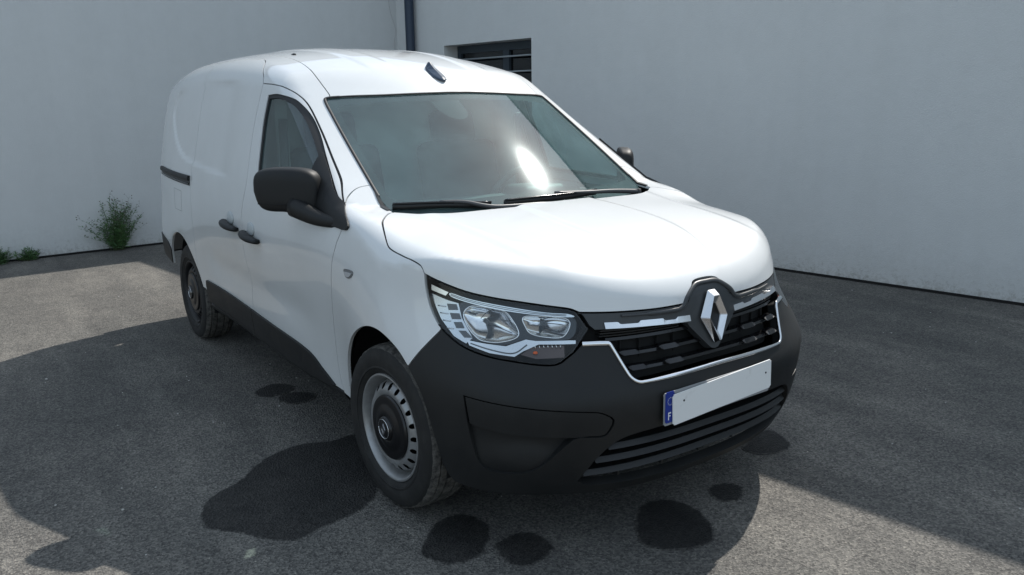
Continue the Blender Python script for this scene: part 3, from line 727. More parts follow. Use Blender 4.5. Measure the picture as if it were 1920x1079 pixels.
for nm in ('HOOD_SIDE', 'HL_TOP', 'HOOD_LIP', 'HL_OUT', 'HL_A', 'HL_B', 'SEAM_BF', 'FARCH', 'FARCH2', 'BUMP_BOT', 'DOOR_TOP', 'DOOR_FRONT', 'DOOR_REAR', 'SEAM_UP', 'SLIDE_TOP', 'QUART_TOP', 'SLIDE_REAR', 'RARCH', 'WS_EDGE', 'WS_TOP', 'TROUGH', 'PIL_SEAM'):
    globals()[nm] = snap(globals()[nm])

# ---- bonnet
hood_half = path(HOOD_REAR, HOOD_SIDE, HL_TOP, HOOD_LIP)
bonnet = panel('bonnet', sym(hood_half), SPH((.72, 0, .42), (-.35, 0, .94)), PAINT, van, h=.015, gap=.0016, lip=.025)
# ---- wing
wing = panel('front_wing', path(HOOD_SIDE, HL_A, SEAM_BF, FARCH, L3((1.27, .82, .318)), DOOR_FRONT[::-1], PIL_SEAM, WS_EDGE[:i_pil+1][::-1]), XCYL(.45), PAINT, van, h=.022, lip=.012)
# ---- windscreen pillar and roof rail
rail = panel('roof_rail', path(WS_EDGE[i_pil:29], TROUGH, QUART_TOP[::-1], SLIDE_TOP[::-1], SEAM_UP[::-1], DOOR_TOP, PIL_SEAM), XCYL(.75), PAINT, van, h=.022, gap=.0017, lip=.02)
mirrored(rail)
# ---- roof
roof = panel('roof', sym(path(WS_TOP[::-1], WS_EDGE[29:][::-1], TROUGH, L3((4.235, .4, 1.70), (4.25, .2, 1.715), (4.255, 0, 1.72)))), TOP(), PAINT, van, h=.028, gap=.002, lip=.02)
# ---- front door with window opening
DW = path(catmull(L3((2.055, .86, 1.10), (2.07, .848, 1.179), (2.094, .818, 1.297), (2.122, .783, 1.418), (2.132, .744, 1.53)), 4), catmull(L3((2.132, .744, 1.53), (2.028, .738, 1.533), (1.897, .73, 1.514), (1.809, .725, 1.481), (1.709, .726, 1.43), (1.59, .739, 1.357), (1.47, .761, 1.277), (1.363, .778, 1.206), (1.26, .795, 1.139), (1.16, .82, 1.078)), 4), L3((1.16, .82, 1.07), (2.055, .86, 1.10)))
door = panel('front_door', path(DOOR_TOP, DOOR_FRONT, L3((1.27, .82, SILL_Z), (2.36, .834, SILL_Z)), DOOR_REAR[::-1]), SIDE(), PAINT, van, holes=[DW], h=.024, lip=.02)
DWin = SIDE().to2(DW)
def ring2(P2, d): q = inset(dedupe(P2, .002), d); return np.c_[q[:, 0], q[:, 0]*0, q[:, 1]]
seal = panel('window_seal', ring2(DWin, -.001), SIDE(), RUBBERSEAL, door, holes=[ring2(DWin, .016)], gap=0, lip=.012, off=-.004, h=.02)
dglass = panel('door_glass', ring2(DWin, .010), SIDE(), DGLASS, door, gap=0, lip=0, off=-.010, h=.012)
sail = panel('mirror_base', path(catmull(L3((1.49, 0, 1.288), (1.363, 0, 1.206), (1.26, 0, 1.139), (1.075, 0, 1.056)), 4), catmull(L3((1.075, 0, 1.056), (1.052, 0, 1.040), (1.062, 0, 1.026), (1.091, 0, 1.024)), 3), L3((1.208, 0, 1.030), (1.333, 0, 1.042), (1.42, 0, 1.07), (1.45, 0, 1.15))), SIDE(), PLASTIC, door, gap=0, lip=.014, off=.009, h=.025)
# ---- sliding door, rear quarter
slide = panel('sliding_door', path(DOOR_REAR, L3((2.36, .834, SILL_Z), (3.20, .838, SILL_Z+.01)), SLIDE_REAR[::-1], SLIDE_TOP[::-1], SEAM_UP[::-1]), XCYL(.55, .8), PAINT, van, h=.015, lip=.02)
quart = panel('rear_quarter', path(SLIDE_REAR[:-6], RARCH, L3((4.0, .85, .45), (4.28, .82, .49)), catmull(L3((4.28, .82, .49), (4.30, .82, .7), (4.29, .80, 1.0), (4.265, .74, 1.4), (4.245, .66, 1.6), (4.24, .62, 1.655)), 4), QUART_TOP[::-1]), XCYL(.55, .8), PAINT, van, h=.016, lip=.012)
# side cladding over both doors
CLT = catmull(L3((3.17, 0, .478), (2.8, 0, .472), (2.328, 0, .462), (1.808, 0, .449), (1.62, 0, .435), (1.53, 0, .414), (1.465, 0, .382), (1.345, 0, .333)), 4)
CLB = catmull(L3((1.345, 0, .330), (1.434, 0, .318), (1.694, 0, .318), (2.367, 0, .326), (3.20, 0, .34)), 4)
cl = path(CLT, CLB, L3((3.20, 0, .36), (3.19, 0, .44), (3.18, 0, .468)))
def clip_x(P, a, b):
    """the part of an x-z loop between two x values (the cladding is split at the door gap)"""
    Q = []; n = len(P)
    for i in range(n):
        p, q = P[i], P[(i+1) % n]; ins = lambda v: a <= v[0] <= b
        if ins(p): Q.append(p)
        for e in (a, b):
            if (p[0]-e)*(q[0]-e) < 0: Q.append(p+(q-p)*(e-p[0])/(q[0]-p[0]))
    return np.array(Q)
clad1 = panel('door_cladding', clip_x(cl, 1.0, 2.345), SIDE(), PLASTIC, door, gap=.0025, lip=.02, off=.011, h=.024)
clad2 = panel('door_cladding', clip_x(cl, 2.345, 3.4), SIDE(), PLASTIC, slide, gap=.0025, lip=.02, off=.011, h=.024)
# slide rail slot with its black cover
rl = panel('slide_rail', L3((4.10, 0, 1.098), (3.245, 0, 1.092), (3.245, 0, 1.030), (4.16, 0, 1.042)), SIDE(), PLASTIC2, quart, gap=.002, lip=.012, off=.004, h=.03)
P, n_ = surf(SIDE(), np.c_[np.linspace(3.25, 4.14, 30), np.linspace(1.075, 1.083, 30)]); sweep('rail_cover', P, .030, .010, PLASTIC, quart, n_, .006)
P, n_ = surf(SIDE(), np.c_[np.linspace(3.25, 4.14, 30), np.linspace(1.043, 1.055, 30)]); sweep('rail_lip', P, .008, .006, GLOSSBLK, quart, n_, .004)
fu = catmull(L3((3.65, 0, .99), (3.455, 0, .985), (3.475, 0, .86), (3.65, 0, .862)), 1, True)
P, n_ = surf(SIDE(), resample(fu[:, [0, 2]], .03)); sweep('fuel_flap_gap', np.r_[P, P[:1]], .0022, .0004, mat('gap_grey', (.16, .17, .17), .7), quart, np.r_[n_, n_[:1]], .0002)
# door handles: recess cup, black pull
def handle(x0, z0, parent, slope):
    c, n1 = surf(SIDE(), np.array([[x0+.12, z0+.030]])); c = c[0]
    bm = bmesh.new(); bmesh.ops.create_uvsphere(bm, u_segments=24, v_segments=12, radius=1, matrix=Matrix.Translation(c+np.array([0, .0015, 0])) @ Matrix.Diagonal((.050, .012, .034, 1)))
    cup = bm_obj('handle_cup', bm, mat('handle_cup_grey', (.42, .45, .46), .35), parent)
    xs = np.linspace(0, .215, 14); zz = -slope*(xs-.1)-.020*np.sin(np.pi*xs/.215)*0
    P, nn = surf(SIDE(), np.c_[x0+xs, z0-.006+zz]); ofs = .012+.020*np.sin(np.pi*np.clip(xs/.215, 0, 1))**.6
    w = .020+.010*np.sin(np.pi*xs/.215)
    return tube('handle', P+nn*ofs[:, None], w*.9, PLASTIC, parent, seg=14, flat=.62)
handle(2.02, .876, door, -.10); handle(2.345, .896, slide, -.10)
# side repeater on the wing
bx, bn = surf(XCYL(.45), XCYL(.45).to2(L3((1.03, .873, .868))))
def repeater(c):
    r = panel('side_repeater', catmull(L3((1.064, .87, .882), (.999, .87, .884), (.996, .87, .868), (1.02, .87, .852), (1.05, .87, .852), (1.065, .87, .864)), 3, True), SIDE(), mat('repeater_rim', (.16, .165, .17), .3), wing, gap=0, lip=.004, off=.003, h=.02)
    panel('repeater_lens', catmull(L3((1.056, .87, .873), (1.006, .87, .874), (1.004, .87, .868), (1.024, .87, .857), (1.046, .87, .857), (1.058, .87, .866)), 3, True), SIDE(), mat('repeater_clear', (.42, .43, .44), .12), wing, gap=0, lip=.004, off=.006, h=.02); return r
rp = repeater(0)

# ---- windscreen: clear glass, black printed border, sensor shade
WSP = PLN((-.61, 0, .79))
ws_half = path(L3((.955, 0, 1.045), (.962, .2, 1.045), (.99, .4, 1.045), (1.03, .55, 1.048), (1.09, .662, 1.062)), WS_EDGE[4:], WS_TOP)
WSLOOP = sym(ws_half)
screen = panel('windscreen', WSLOOP, WSP, WSGLASS, van, gap=.004, lip=0, h=.025, fn=Fup, off=-.003)
INNER = sym(path(L3((1.03, 0, 1.105), (1.045, .3, 1.106), (1.085, .5, 1.11), (1.135, .612, 1.118)), catmull(L3((1.15, .625, 1.125), (1.265, .617, 1.207), (1.407, .607, 1.300), (1.56, .597, 1.40), (1.69, .583, 1.483)), 4), catmull(L3((1.69, .583, 1.483), (1.694, .565, 1.497), (1.672, .53, 1.500)), 4), catmull(L3((1.672, .53, 1.500), (1.60, .30, 1.510), (1.576, .176, 1.512), (1.57, 0, 1.513)), 4)))
panel('screen_border', WSLOOP, WSP, FRIT, screen, holes=[INNER], gap=.005, lip=0, h=.03, fn=Fup, off=-.0045)
panel('sensor_shade', catmull(L3((1.60, .185, 1.530), (1.583, .181, 1.516), (1.508, .167, 1.465), (1.462, .135, 1.435), (1.448, .095, 1.428), (1.462, .055, 1.437), (1.50, .036, 1.463), (1.564, .032, 1.514), (1.59, .03, 1.53)), 4, True), WSP, mat('shade_grey', (.030, .028, .032), .7, spec=.1), screen, gap=0, lip=0, h=.03, fn=Fup, off=-.0065)
P, n_ = surf(WSP, resample(WSP.to2(WS_EDGE[5:33]), .02, False), Fup); sweep('screen_moulding', P, .012, .004, RUBBERSEAL, screen, n_, .001)
Pm = P*[1, -1, 1]; nm = n_*[1, -1, 1]; sweep('screen_moulding', Pm, .012, .004, RUBBERSEAL, screen, nm, .001)
P, n_ = surf(WSP, resample(WSP.to2(np.r_[WS_TOP, (WS_TOP*[1, -1, 1])[::-1][1:]]), .03, False), Fup); sweep('screen_moulding', P, .009, .003, RUBBERSEAL, screen, n_, .001)
ct = panel('corner_trim', path(WS_EDGE[1:i_pil+1], (WS_EDGE[1:i_pil+1]+np.array([0, .020, 0])*np.sin(np.linspace(.25, 1., i_pil)*math.pi)[:, None])[::-1]), XCYL(.75), PLASTIC2, van, gap=0, lip=.008, h=.02, off=.004); mirrored(ct)
# ---- scuttle panel between bonnet and glass
hr = np.r_[HOOD_REAR, (HOOD_REAR*[1, -1, 1])[::-1][1:]]; V = []; Fc = []
for p in hr:
    y = p[1]; g = np.array([.965+.25*y*y, y, 1.052])
    V += [p+(-.03, 0, -.03), p+(.012, 0, -.034), (p+g)/2+(.01, 0, -.035), g+(.0, 0, -.004)]
for i in range(len(hr)-1):
    for k in range(3): Fc.append((i*4+k, i*4+k+1, i*4+5+k, i*4+4+k))
scut = link('scuttle_panel', mesh('scuttle_panel', V, Fc), PLASTIC2, van)
for s in (.33, .02, -.30):
    ys = np.linspace(s-.09, s+.09, 8)
    tube('scuttle_vent', [(.915+.1*y*y, y, 1.042) for y in ys], .006, BLACK, scut, seg=6)
# ---- wipers
def wiper(blade, arm):
    w = empty('wiper', van)
    P = catmull(blade, 8); tube('blade', P, np.linspace(.009, .008, len(P)), PLASTIC2, w, seg=8, flat=1.5)
    tube('spoiler', P+np.array([-.006, 0, .012]), .005, GLOSSBLK, w, seg=8)
    Q = catmull(arm, 6); tube('arm', Q, np.linspace(.007, .012, len(Q)), mat('wiper_grey', (.06, .062, .066), .35), w, seg=8)
    tube('pivot', [arm[-1]+np.array([0, 0, -.035]), arm[-1]+np.array([0, 0, .012])], [.016, .013], PLASTIC2, w, seg=14)
wiper(L3((1.092, .648, 1.093), (1.03, .463, 1.090), (.982, .265, 1.078)), L3((1.030, .472, 1.104), (1.000, .376, 1.098), (.952, .262, 1.074), (.935, .05, 1.068), (.930, -.06, 1.060)))
wiper(L3((.976, .20, 1.082), (.967, .036, 1.084), (.972, -.135, 1.084), (.99, -.30, 1.088)), L3((.975, -.06, 1.104), (.972, -.234, 1.094), (.985, -.40, 1.086), (.99, -.56, 1.072)))
# ---- front bumper
CHROME_P = np.r_[catmull(L3((.138, .492, .739), (.12, .45, .7385), (.103, .416, .737)), 4)[:-1], catmull(L3((.103, .416, .737), (.099, .411, .732), (.092, .406, .72), (.056, .382, .653), (.042, .37, .628), (.030, .350, .614), (.024, .32, .612), (.011, .236, .613), (.005, .063, .6155), (.004, 0, .616)), 5)]
bump_half = path(CHROME_P[::-1], HL_B[::-1], SEAM_BF, FARCH2, BUMP_BOT)
FOG = path(catmull(L3((.352, .801, .575), (.2, .68, .560), (.061, .518, .542)), 5), catmull(L3((.061, .518, .542), (.046, .486, .535), (.034, .447, .507), (.045, .462, .462), (.055, .483, .452)), 3), catmull(L3((.07, .515, .455), (.095, .562, .452), (.144, .619, .38), (.179, .65, .342), (.21, .685, .326), (.251, .72, .323), (.29, .748, .328), (.310, .768, .345), (.323, .781, .387), (.335, .794, .464), (.350, .801, .570)), 3))
INT_T = catmull(L3((.118, .522, .288), (.092, .502, .335), (.066, .474, .385), (.032, .409, .437), (.002, .267, .453), (-.011, .058, .461), (-.012, 0, .461)), 4)
INT_B = catmull(L3((.072, 0, .240), (.073, .12, .241), (.075, .238, .246), (.094, .403, .257), (.112, .49, .268), (.118, .522, .288)), 4)
CY = CYL()
fogm = FOG*[1, -1, 1]
bumper = panel('front_bumper', sym(bump_half), CY, PLASTIC, van, holes=[FOG, fogm, sym(path(INT_T[::-1], INT_B[::-1]))], h=.021, gap=.0015, lip=.032)
FT = path(catmull(L3((.352, .801, .575), (.2, .68, .560), (.061, .518, .542)), 5), catmull(L3((.061, .518, .542), (.046, .486, .535), (.034, .447, .507), (.045, .462, .462), (.055, .483, .452)), 3), catmull(L3((.07, .515, .455), (.095, .562, .453), (.21, .70, .462), (.30, .775, .475), (.337, .795, .482)), 3))
fc1 = panel('fog_blank', FT, CY, PLASTIC, bumper, gap=.003, lip=.03, h=.021, off=-.003)
FB = path(catmull(L3((.095, .562, .453), (.21, .70, .462), (.30, .775, .475), (.337, .795, .482)), 4), catmull(L3((.335, .794, .464), (.323, .781, .387), (.310, .768, .345), (.29, .748, .328), (.251, .72, .323), (.21, .685, .326), (.179, .65, .342), (.144, .619, .38)), 3))
def recess(x, y, z):                                        # pocket that deepens below the blank, with a shallow round boss
    b = np.hypot((np.abs(y)-.675)/.055, (z-.375)/.045)
    return F(x, y, z)+.014+.020*sstep(.33, .46, z)-.005*sstep(1.7, .3, b)
fc2 = panel('fog_pocket', FB, CY, PLASTIC, bumper, gap=-.004, lip=0, h=.016, fn=recess)
mirrored(fc1); mirrored(fc2)
# lower intake: slats and the dark behind them
back = panel('intake_back', sym(path(INT_T[::-1], INT_B[::-1])), CY, BLACK, bumper, gap=-.004, lip=0, h=.05, fn=level(.07))
for z, ymax in ((.405, .445), (.360, .478), (.312, .505)):
    Y = np.linspace(-ymax, ymax, 41); ribbon('intake_slat', Y, z-.020*(1-(Y/ymax)**2)*0+.004*np.cos(Y*3), .018, .016, .05, PLASTIC2, bumper, tilt=-.012)
for y in (-.36, -.18, 0, .18, .36):
    Y = np.array([y-.003, y+.003]); ribbon('intake_post', Y, .355, .058, .17, .02, PLASTIC2, bumper)
# ---- upper grille
GTOP = path(L3((.089, 0, .893)), HOOD_LIP[::-1])
grille = empty('grille', van)
gb_half = path(HOOD_LIP[::-1], L3((.158, .474, .821), (.140, .461, .788), (.137, .465, .774), (.138, .492, .739)), CHROME_P)
panel('grille_back', sym(gb_half), CY, BLACK, grille, gap=-.006, lip=0, h=.05, fn=level(.055))
SUR = path(HOOD_LIP[::-1], L3((.158, .474, .821), (.142, .463, .792), (.132, .447, .776)), catmull(L3((.132, .447, .776), (.114, .413, .775), (.069, .271, .772), (.050, .145, .766)), 4), catmull(L3((.048, .118, .760), (.045, .104, .742), (.032, .05, .690), (.026, .022, .664), (.024, 0, .658)), 4))
surround = panel('grille_surround', sym(SUR), CY, GREYPL, grille, gap=.004, lip=.03, h=.016, off=-.002)
# moulded ridge that frames the badge and runs out along the bonnet edge
RG = np.r_[catmull(L3((.10, .36, .816), (.075, .25, .813), (.058, .15, .812)), 4)[:-1], catmull(L3((.058, .15, .812), (.058, .125, .822), (.062, .107, .845), (.070, .075, .868), (.074, .052, .879), (.076, .028, .882), (.0765, 0, .882)), 4)]
RG = np.r_[RG, (RG*[1, -1, 1])[::-1][1:]]; P, n_ = surf(CY, CY.to2(RG)); wv = .016*np.ones(len(P)); wv[:4] = wv[-4:] = .008
sweep('surround_ridge', P, wv, .007, GREYPL, grille, n_, -.001)
def strip(sgn):
    y0, y1 = .417, .108; n = 60; ys = np.linspace(y0, y1, n); zb = np.interp(ys, [.108, .271, .417], [.769, .776, .780])
    st = np.ones(n); 
    for a, b in ((.372, .305), (.215, .165)): st -= .55*(sstep(a+.006, a-.006, ys)*sstep(b-.006, b+.006, ys))
    ht = .006+.0135*st; zt = zb+ht
    Pb = surf(CY, CY.to2(frontx(ys, zb)))[0]; Pt = surf(CY, CY.to2(frontx(ys, zt)))[0]; nb = grad(Pb); V = []; Fc = []
    for a, b, q in zip(Pb, Pt, nb): V += [a-q*.004, a+q*.009, b+q*.006, b-q*.004]
    V = np.array(V)*[1, sgn, 1]
    for i in range(n-1):
        for k in range(3): Fc.append((i*4+k, i*4+k+1, i*4+5+k, i*4+4+k))
    Fc += [(3, 2, 1, 0), (n*4-4, n*4-3, n*4-2, n*4-1)]
    link('chrome_strip', mesh('chrome_strip', V, Fc, smooth=False), SATIN, grille)
strip(1); strip(-1)
for z, d in ((.742, .020), (.694, .018), (.648, .016)):
    ymax = np.interp(z, [.62, .653, .737], [.36, .378, .41]); Y = np.linspace(-ymax, ymax, 49)
    ribbon('grille_bar', Y, z, d, .009, .03, GLOSSBLK, grille, tilt=-.004)
    if z < .73:
        for a, b in ((.97, .80), (.60, .40)):
            for s in (1, -1):
                Y = np.linspace(a*ymax, b*ymax, 8); hz = np.r_[.006, np.full(6, .013), .006]; ribbon('bar_accent', Y*s, z+.006, d-.006, hz, .02, GLOSSBLK, grille, tilt=-.012)
for y in np.linspace(-.35, .35, 11):
    if abs(y) > .09: ribbon('grille_fin', np.array([y-.0025, y+.0025]), .70, .044, .16, .010, BLACK, grille)
for k in range(3): 
    for s in (1, -1): ribbon('grille_louvre', s*np.linspace(.135, .425, 14), .7705-.009*k, .012+.004*k, .004, .02, PLASTIC2, grille)
CP = np.r_[CHROME_P, (CHROME_P*[1, -1, 1])[::-1][1:]]; CP = resample(CP, .012, False); P, n_ = surf(CY, CY.to2(CP))
yy = np.abs(P[:, 1]); wv = .011+.005*sstep(.40, .43, yy)+.004*sstep(.36, .2, yy)
sweep('chrome_trim', P, wv, .007, CHROME, grille, n_, .001)
# ---- diamond badge: a folded ring with a ridge
badge = empty('badge', van); zc = .7695; X0 = .012
def rh(hw, hz, x, k=1.): return [(x, -.017*k, zc+hz), (x, -hw, zc+.004), (x, -.006*k, zc-hz), (x, .006*k, zc-hz), (x, hw, zc+.004), (x, .017*k, zc+hz)]
def slope(z): return (z-zc)*.17
def fold(pts): return [(p[0]+slope(p[2])+.012, p[1], p[2]) for p in pts]
ro = fold(rh(.062, .089, X0+.014)); rr = fold(rh(.043, .074, X0-.010, .8)); ri = fold(rh(.023, .046, X0+.004, .35)); rbk = fold(rh(.023, .046, X0+.02, .35))
V = ro+rr+ri+rbk; Fc = []
for a, b in ((0, 6), (6, 12), (12, 18)):
    for k in range(6): k2 = (k+1) % 6; Fc.append((a+k, b+k, b+k2, a+k2))
me = mesh('badge_ring', V, Fc, smooth=False); bm = bmesh.new(); bm.from_mesh(me); bmesh.ops.bevel(bm, geom=list(bm.edges), offset=.0012, segments=2, affect='EDGES'); bm.to_mesh(me); bm.free()
link('badge_ring', me, mat('badge_chrome', (.72, .73, .75), .16, metal=1.), badge)
link('badge_plate', mesh('badge_plate', fold(rh(.03, .05, X0+.019, .5)), [(0, 1, 2, 3, 4, 5)], smooth=False), PLASTIC2, badge)
# ---- number plate under a white cover board
plate = empty('number_plate', van)
def board(name, y0, y1, z0, z1, x, t, m, parent, tilt=0., bev=.004):
    bm = bmesh.new(); bmesh.ops.create_cube(bm, size=1); bmesh.ops.scale(bm, vec=(t, y1-y0, z1-z0), verts=bm.verts)
    ed = [e for e in bm.edges if abs((e.verts[0].co-e.verts[1].co).x) > t*.5]; bmesh.ops.bevel(bm, geom=ed, offset=bev, segments=3, affect='EDGES')
    bmesh.ops.rotate(bm, cent=(0, 0, 0), matrix=Matrix.Rotation(tilt, 3, 'X'), verts=bm.verts); bmesh.ops.translate(bm, vec=(x, (y0+y1)/2, (z0+z1)/2), verts=bm.verts)
    return bm_obj(name, bm, m, parent, smooth=False)
board('plate_backing', -.237, .283, .466, .576, -.019, .006, mat('plate_grey', (.30, .31, .32), .4), plate, -.012)
board('country_band', .2425, .281, .4725, .577, -.0235, .0025, BLUE, plate, -.012)
board('cover_board', -.235, .254, .4725, .577, -.029, .004, PLATEW, plate, -.049, .006)
for y, z in ((.205, .537), (-.205, .545)):
    bm = bmesh.new(); bmesh.ops.create_cone(bm, cap_ends=True, segments=14, radius1=.0035, radius2=.0035, depth=.001, matrix=Matrix.Translation((-.0316, y, z)) @ Matrix.Rotation(math.pi/2, 4, 'Y')); bm_obj('screw_hole', bm, BLACK, plate)
for k in range(12):                                          # ring of stars; part of it is under the cover
    a = 2*math.pi*k/12; y, z = .2618+.0105*math.sin(a), .545+.0125*math.cos(a); bm = bmesh.new()
    pts = [bm.verts.new((-.0252, y+(.0021 if q % 2 == 0 else .0009)*math.sin(q*math.pi/5), z+(.0021 if q % 2 == 0 else .0009)*math.cos(q*math.pi/5))) for q in range(10)]
    bm.faces.new(pts); bm_obj('star', bm, WHITEPRINT, plate, smooth=False)
V = []; Fc = []
for y0, y1, z0, z1 in ((.2655, .2695, .482, .508), (.2565, .2655, .5035, .508), (.2585, .2655, .494, .498)):
    b = len(V); V += [(-.0252, y0, z0), (-.0252, y1, z0), (-.0252, y1, z1), (-.0252, y0, z1)]; Fc.append((b, b+1, b+2, b+3))
link('country_letter', mesh('country_letter', V, Fc, smooth=False), WHITEPRINT, plate)
# ---- headlights
def lamp():
    hl = empty('headlight', van); HLL = path(HL_OUT, HL_TOP[::-1])
    panel('lens', HLL, CY, LENS, hl, gap=.004, lip=.0, h=.03, off=-.001)
    panel('bezel', HLL, CY, PLASTIC2, hl, holes=[HLin], gap=.0045, lip=.12, h=.02, off=-.0065)
    panel('housing', HLL, CY, mat('housing_grey', (.022, .025, .029), .3), hl, gap=.006, lip=0, h=.04, fn=level(.135))
    def flat(name, pts, d, m, n=3, off=0., lip=.012, smooth=True):
        L = catmull(pts, n, True) if smooth else np.array(pts); return panel(name, L, CY, m, hl, gap=0, lip=lip, h=.018, fn=level(d), off=off)
    flat('light_guide_end', L3((.571, .779, .896), (.504, .754, .878), (.512, .76, .866), (.568, .781, .878)), .026, REFL, smooth=False)
    gd = flat('light_guide', L3((.494, .75, .877), (.432, .716, .863), (.333, .64, .846), (.25, .554, .830), (.207, .498, .825), (.193, .479, .816), (.208, .503, .815), (.279, .591, .824), (.368, .673, .838), (.453, .731, .855), (.494, .752, .866)), .024, mat('light_guide_clear', (.80, .83, .85), .22, metal=.7))
    for k in (.3, .65):
        Lg = np.array([a*(1-k)+b*k for a, b in zip(L3((.494, .75, .877), (.432, .716, .863), (.333, .64, .846), (.25, .554, .830), (.207, .498, .825)), L3((.494, .752, .866), (.453, .731, .855), (.368, .673, .838), (.279, .591, .824), (.208, .503, .815)))])
        P, nn = surf(CY, CY.to2(catmull(Lg, 5)), level(.024)); sweep('guide_line', P, .0022, .0012, GREYDARK, hl, nn)
    flat('louvre_column', L3((.572, .781, .866), (.502, .757, .85), (.468, .74, .845), (.448, .741, .801), (.396, .734, .743), (.408, .752, .725), (.455, .768, .742), (.518, .778, .789), (.56, .781, .841)), .036, mat('column_silver', (.66, .68, .70), .22, metal=.85), smooth=False)
    for q in (((.506, .761, .84), (.474, .745, .842), (.464, .744, .824), (.496, .761, .82)), ((.49, .761, .812), (.459, .744, .814), (.447, .744, .796), (.477, .761, .793)), ((.469, .76, .785), (.443, .745, .788), (.429, .744, .77), (.454, .759, .767)), ((.445, .757, .761), (.423, .743, .763), (.395, .735, .744), (.419, .751, .742))):
        flat('louvre', L3(*q), .033, GREYDARK, smooth=False, lip=.003)
    for k in range(4):                                       # fine steps moulded in the column's outer edge
        z = .83-.022*k; P = frontx(np.linspace(.764, .776, 4), z, .034); tube('column_step', P, .0022, mat('column_silver'), hl, seg=6)
    def bowl(name, pts, d, depth, m, sh=(.35, .0)):
        L = resample(catmull(pts, 6, True), .008); P, nn = surf(CY, CY.to2(L), level(d)); c = P.mean(0); din = np.array([.93, -.33, -.04]); V = []; Fc = []; n = len(P); R = 12
        cdeep = c+din*depth+np.array([.004, .018, 0.])
        for r in range(R+1):
            t = r/R; s = math.cos(t*math.pi/2)**.85 if r < R else .06
            e = math.sin(t*math.pi/2)
            for p in P: V.append(c+(cdeep-c)*e+(p-c)*s)
        for r in range(R):
            for k in range(n): k2 = (k+1) % n; Fc.append((r*n+k, r*n+k2, (r+1)*n+k2, (r+1)*n+k))
        Fc.append(tuple(R*n+k for k in range(n)))
        b = link(name, mesh(name, V, Fc), m, hl)
        rim = tube('bowl_rim', np.r_[P, P[:2]], .0022, REFL, hl, seg=6)
        bulb = bmesh.new(); bmesh.ops.create_uvsphere(bulb, u_segments=16, v_segments=10, radius=1, matrix=Matrix.Translation(c+din*depth*.45+np.array([0, .006, .004])) @ Matrix.Rotation(-.33, 4, 'Z') @ Matrix.Diagonal((.024, .0085, .0085, 1)))
        bm_obj('bulb', bulb, GREYDARK, hl)
        # facets pressed in the mirror
        for q in (-.5, .1, .55):
            rr = []
            for t in np.linspace(.25, .95, 8):
                a = q*1.3+2.6; i = int((a/(2*math.pi))*n) % n; s = math.cos(t*math.pi/2)**.85; rr.append(c+(cdeep-c)*math.sin(t*math.pi/2)*.985+(P[i]-c)*s*.97)
            tube('mirror_fold', rr, .0012, GREYDARK, hl, seg=5)
        return b
    B1 = L3((.449, .732, .811), (.442, .719, .833), (.419, .70, .84), (.352, .648, .831), (.323, .63, .806), (.293, .625, .757), (.321, .671, .736), (.368, .711, .736), (.397, .725, .75), (.43, .732, .778))
    B2 = L3((.30, .60, .812), (.26, .55, .815), (.22, .499, .809), (.205, .487, .789), (.206, .515, .752), (.24, .56, .752), (.268, .594, .762), (.285, .602, .78))
    bowl('main_reflector', B1, .040, .075, REFL); bowl('second_reflector', B2, .040, .06, REFL)
    # ring plate round the reflectors
    panel('reflector_frame', path(catmull(L3((.455, .737, .850), (.36, .665, .838), (.27, .575, .824), (.20, .49, .812), (.18, .475, .79), (.185, .50, .745), (.24, .585, .742), (.265, .62, .745), (.30, .672, .728), (.36, .715, .732), (.41, .742, .742), (.455, .745, .80)), 4, True)), CY, mat('frame_dark', (.035, .042, .05), .25), hl, holes=[catmull(B1, 4, True), catmull(B2, 4, True)], gap=.001, lip=.01, h=.016, fn=level(.038))
    flat('lower_trim', L3((.407, .748, .737), (.352, .714, .731), (.299, .671, .727), (.264, .618, .748), (.242, .596, .744), (.181, .507, .744), (.170, .491, .743), (.168, .493, .733), (.234, .59, .734), (.256, .635, .714), (.268, .66, .698), (.331, .712, .705), (.394, .748, .722)), .028, mat('trim_silver', (.74, .76, .78), .2, metal=.9), smooth=False)
    P, nn = surf(CY, CY.to2(catmull(L3((.392, .744, .7285), (.331, .708, .715), (.276, .66, .708), (.252, .622, .733)), 6)), level(.026)); sweep('trim_groove', P, .004, .0015, GREYDARK, hl, nn)
    flat('indicator', L3((.262, .64, .70), (.244, .607, .722), (.19, .52, .725), (.178, .528, .69), (.225, .605, .688)), .046, mat('indicator_silver', (.10, .075, .07), .2, metal=.5), smooth=False)
    bulb = bmesh.new(); ib = frontx([.603], .708, .036)[0]; bmesh.ops.create_uvsphere(bulb, u_segments=16, v_segments=10, radius=1, matrix=Matrix.Translation(ib) @ Matrix.Diagonal((.008, .008, .005, 1))); bm_obj('amber_bulb', bulb, ORANGE, hl)
    for k in range(9):
        y = .53+.011*k; P = frontx([y, y+.001], [.732, .718], .040); tube('prism_line', P, .0018, REFL, hl, seg=5)
    return hl
h2_ = dedupe(CY.to2(path(HL_OUT, HL_TOP[::-1])), .003); q_ = inset(h2_, .0095)
HLin = np.c_[CY.xc-np.cos(q_[:, 0]/CY.k), np.sin(q_[:, 0]/CY.k), q_[:, 1]]
hlamp = lamp()
def mirror_tree(e):
    c = empty(e.name.split('.')[0], e.parent)
    for ch in list(e.children):
        if ch.data is None: mirror_tree(ch)
        else: mirrored(ch, c)
    return c
mirror_tree(hlamp)
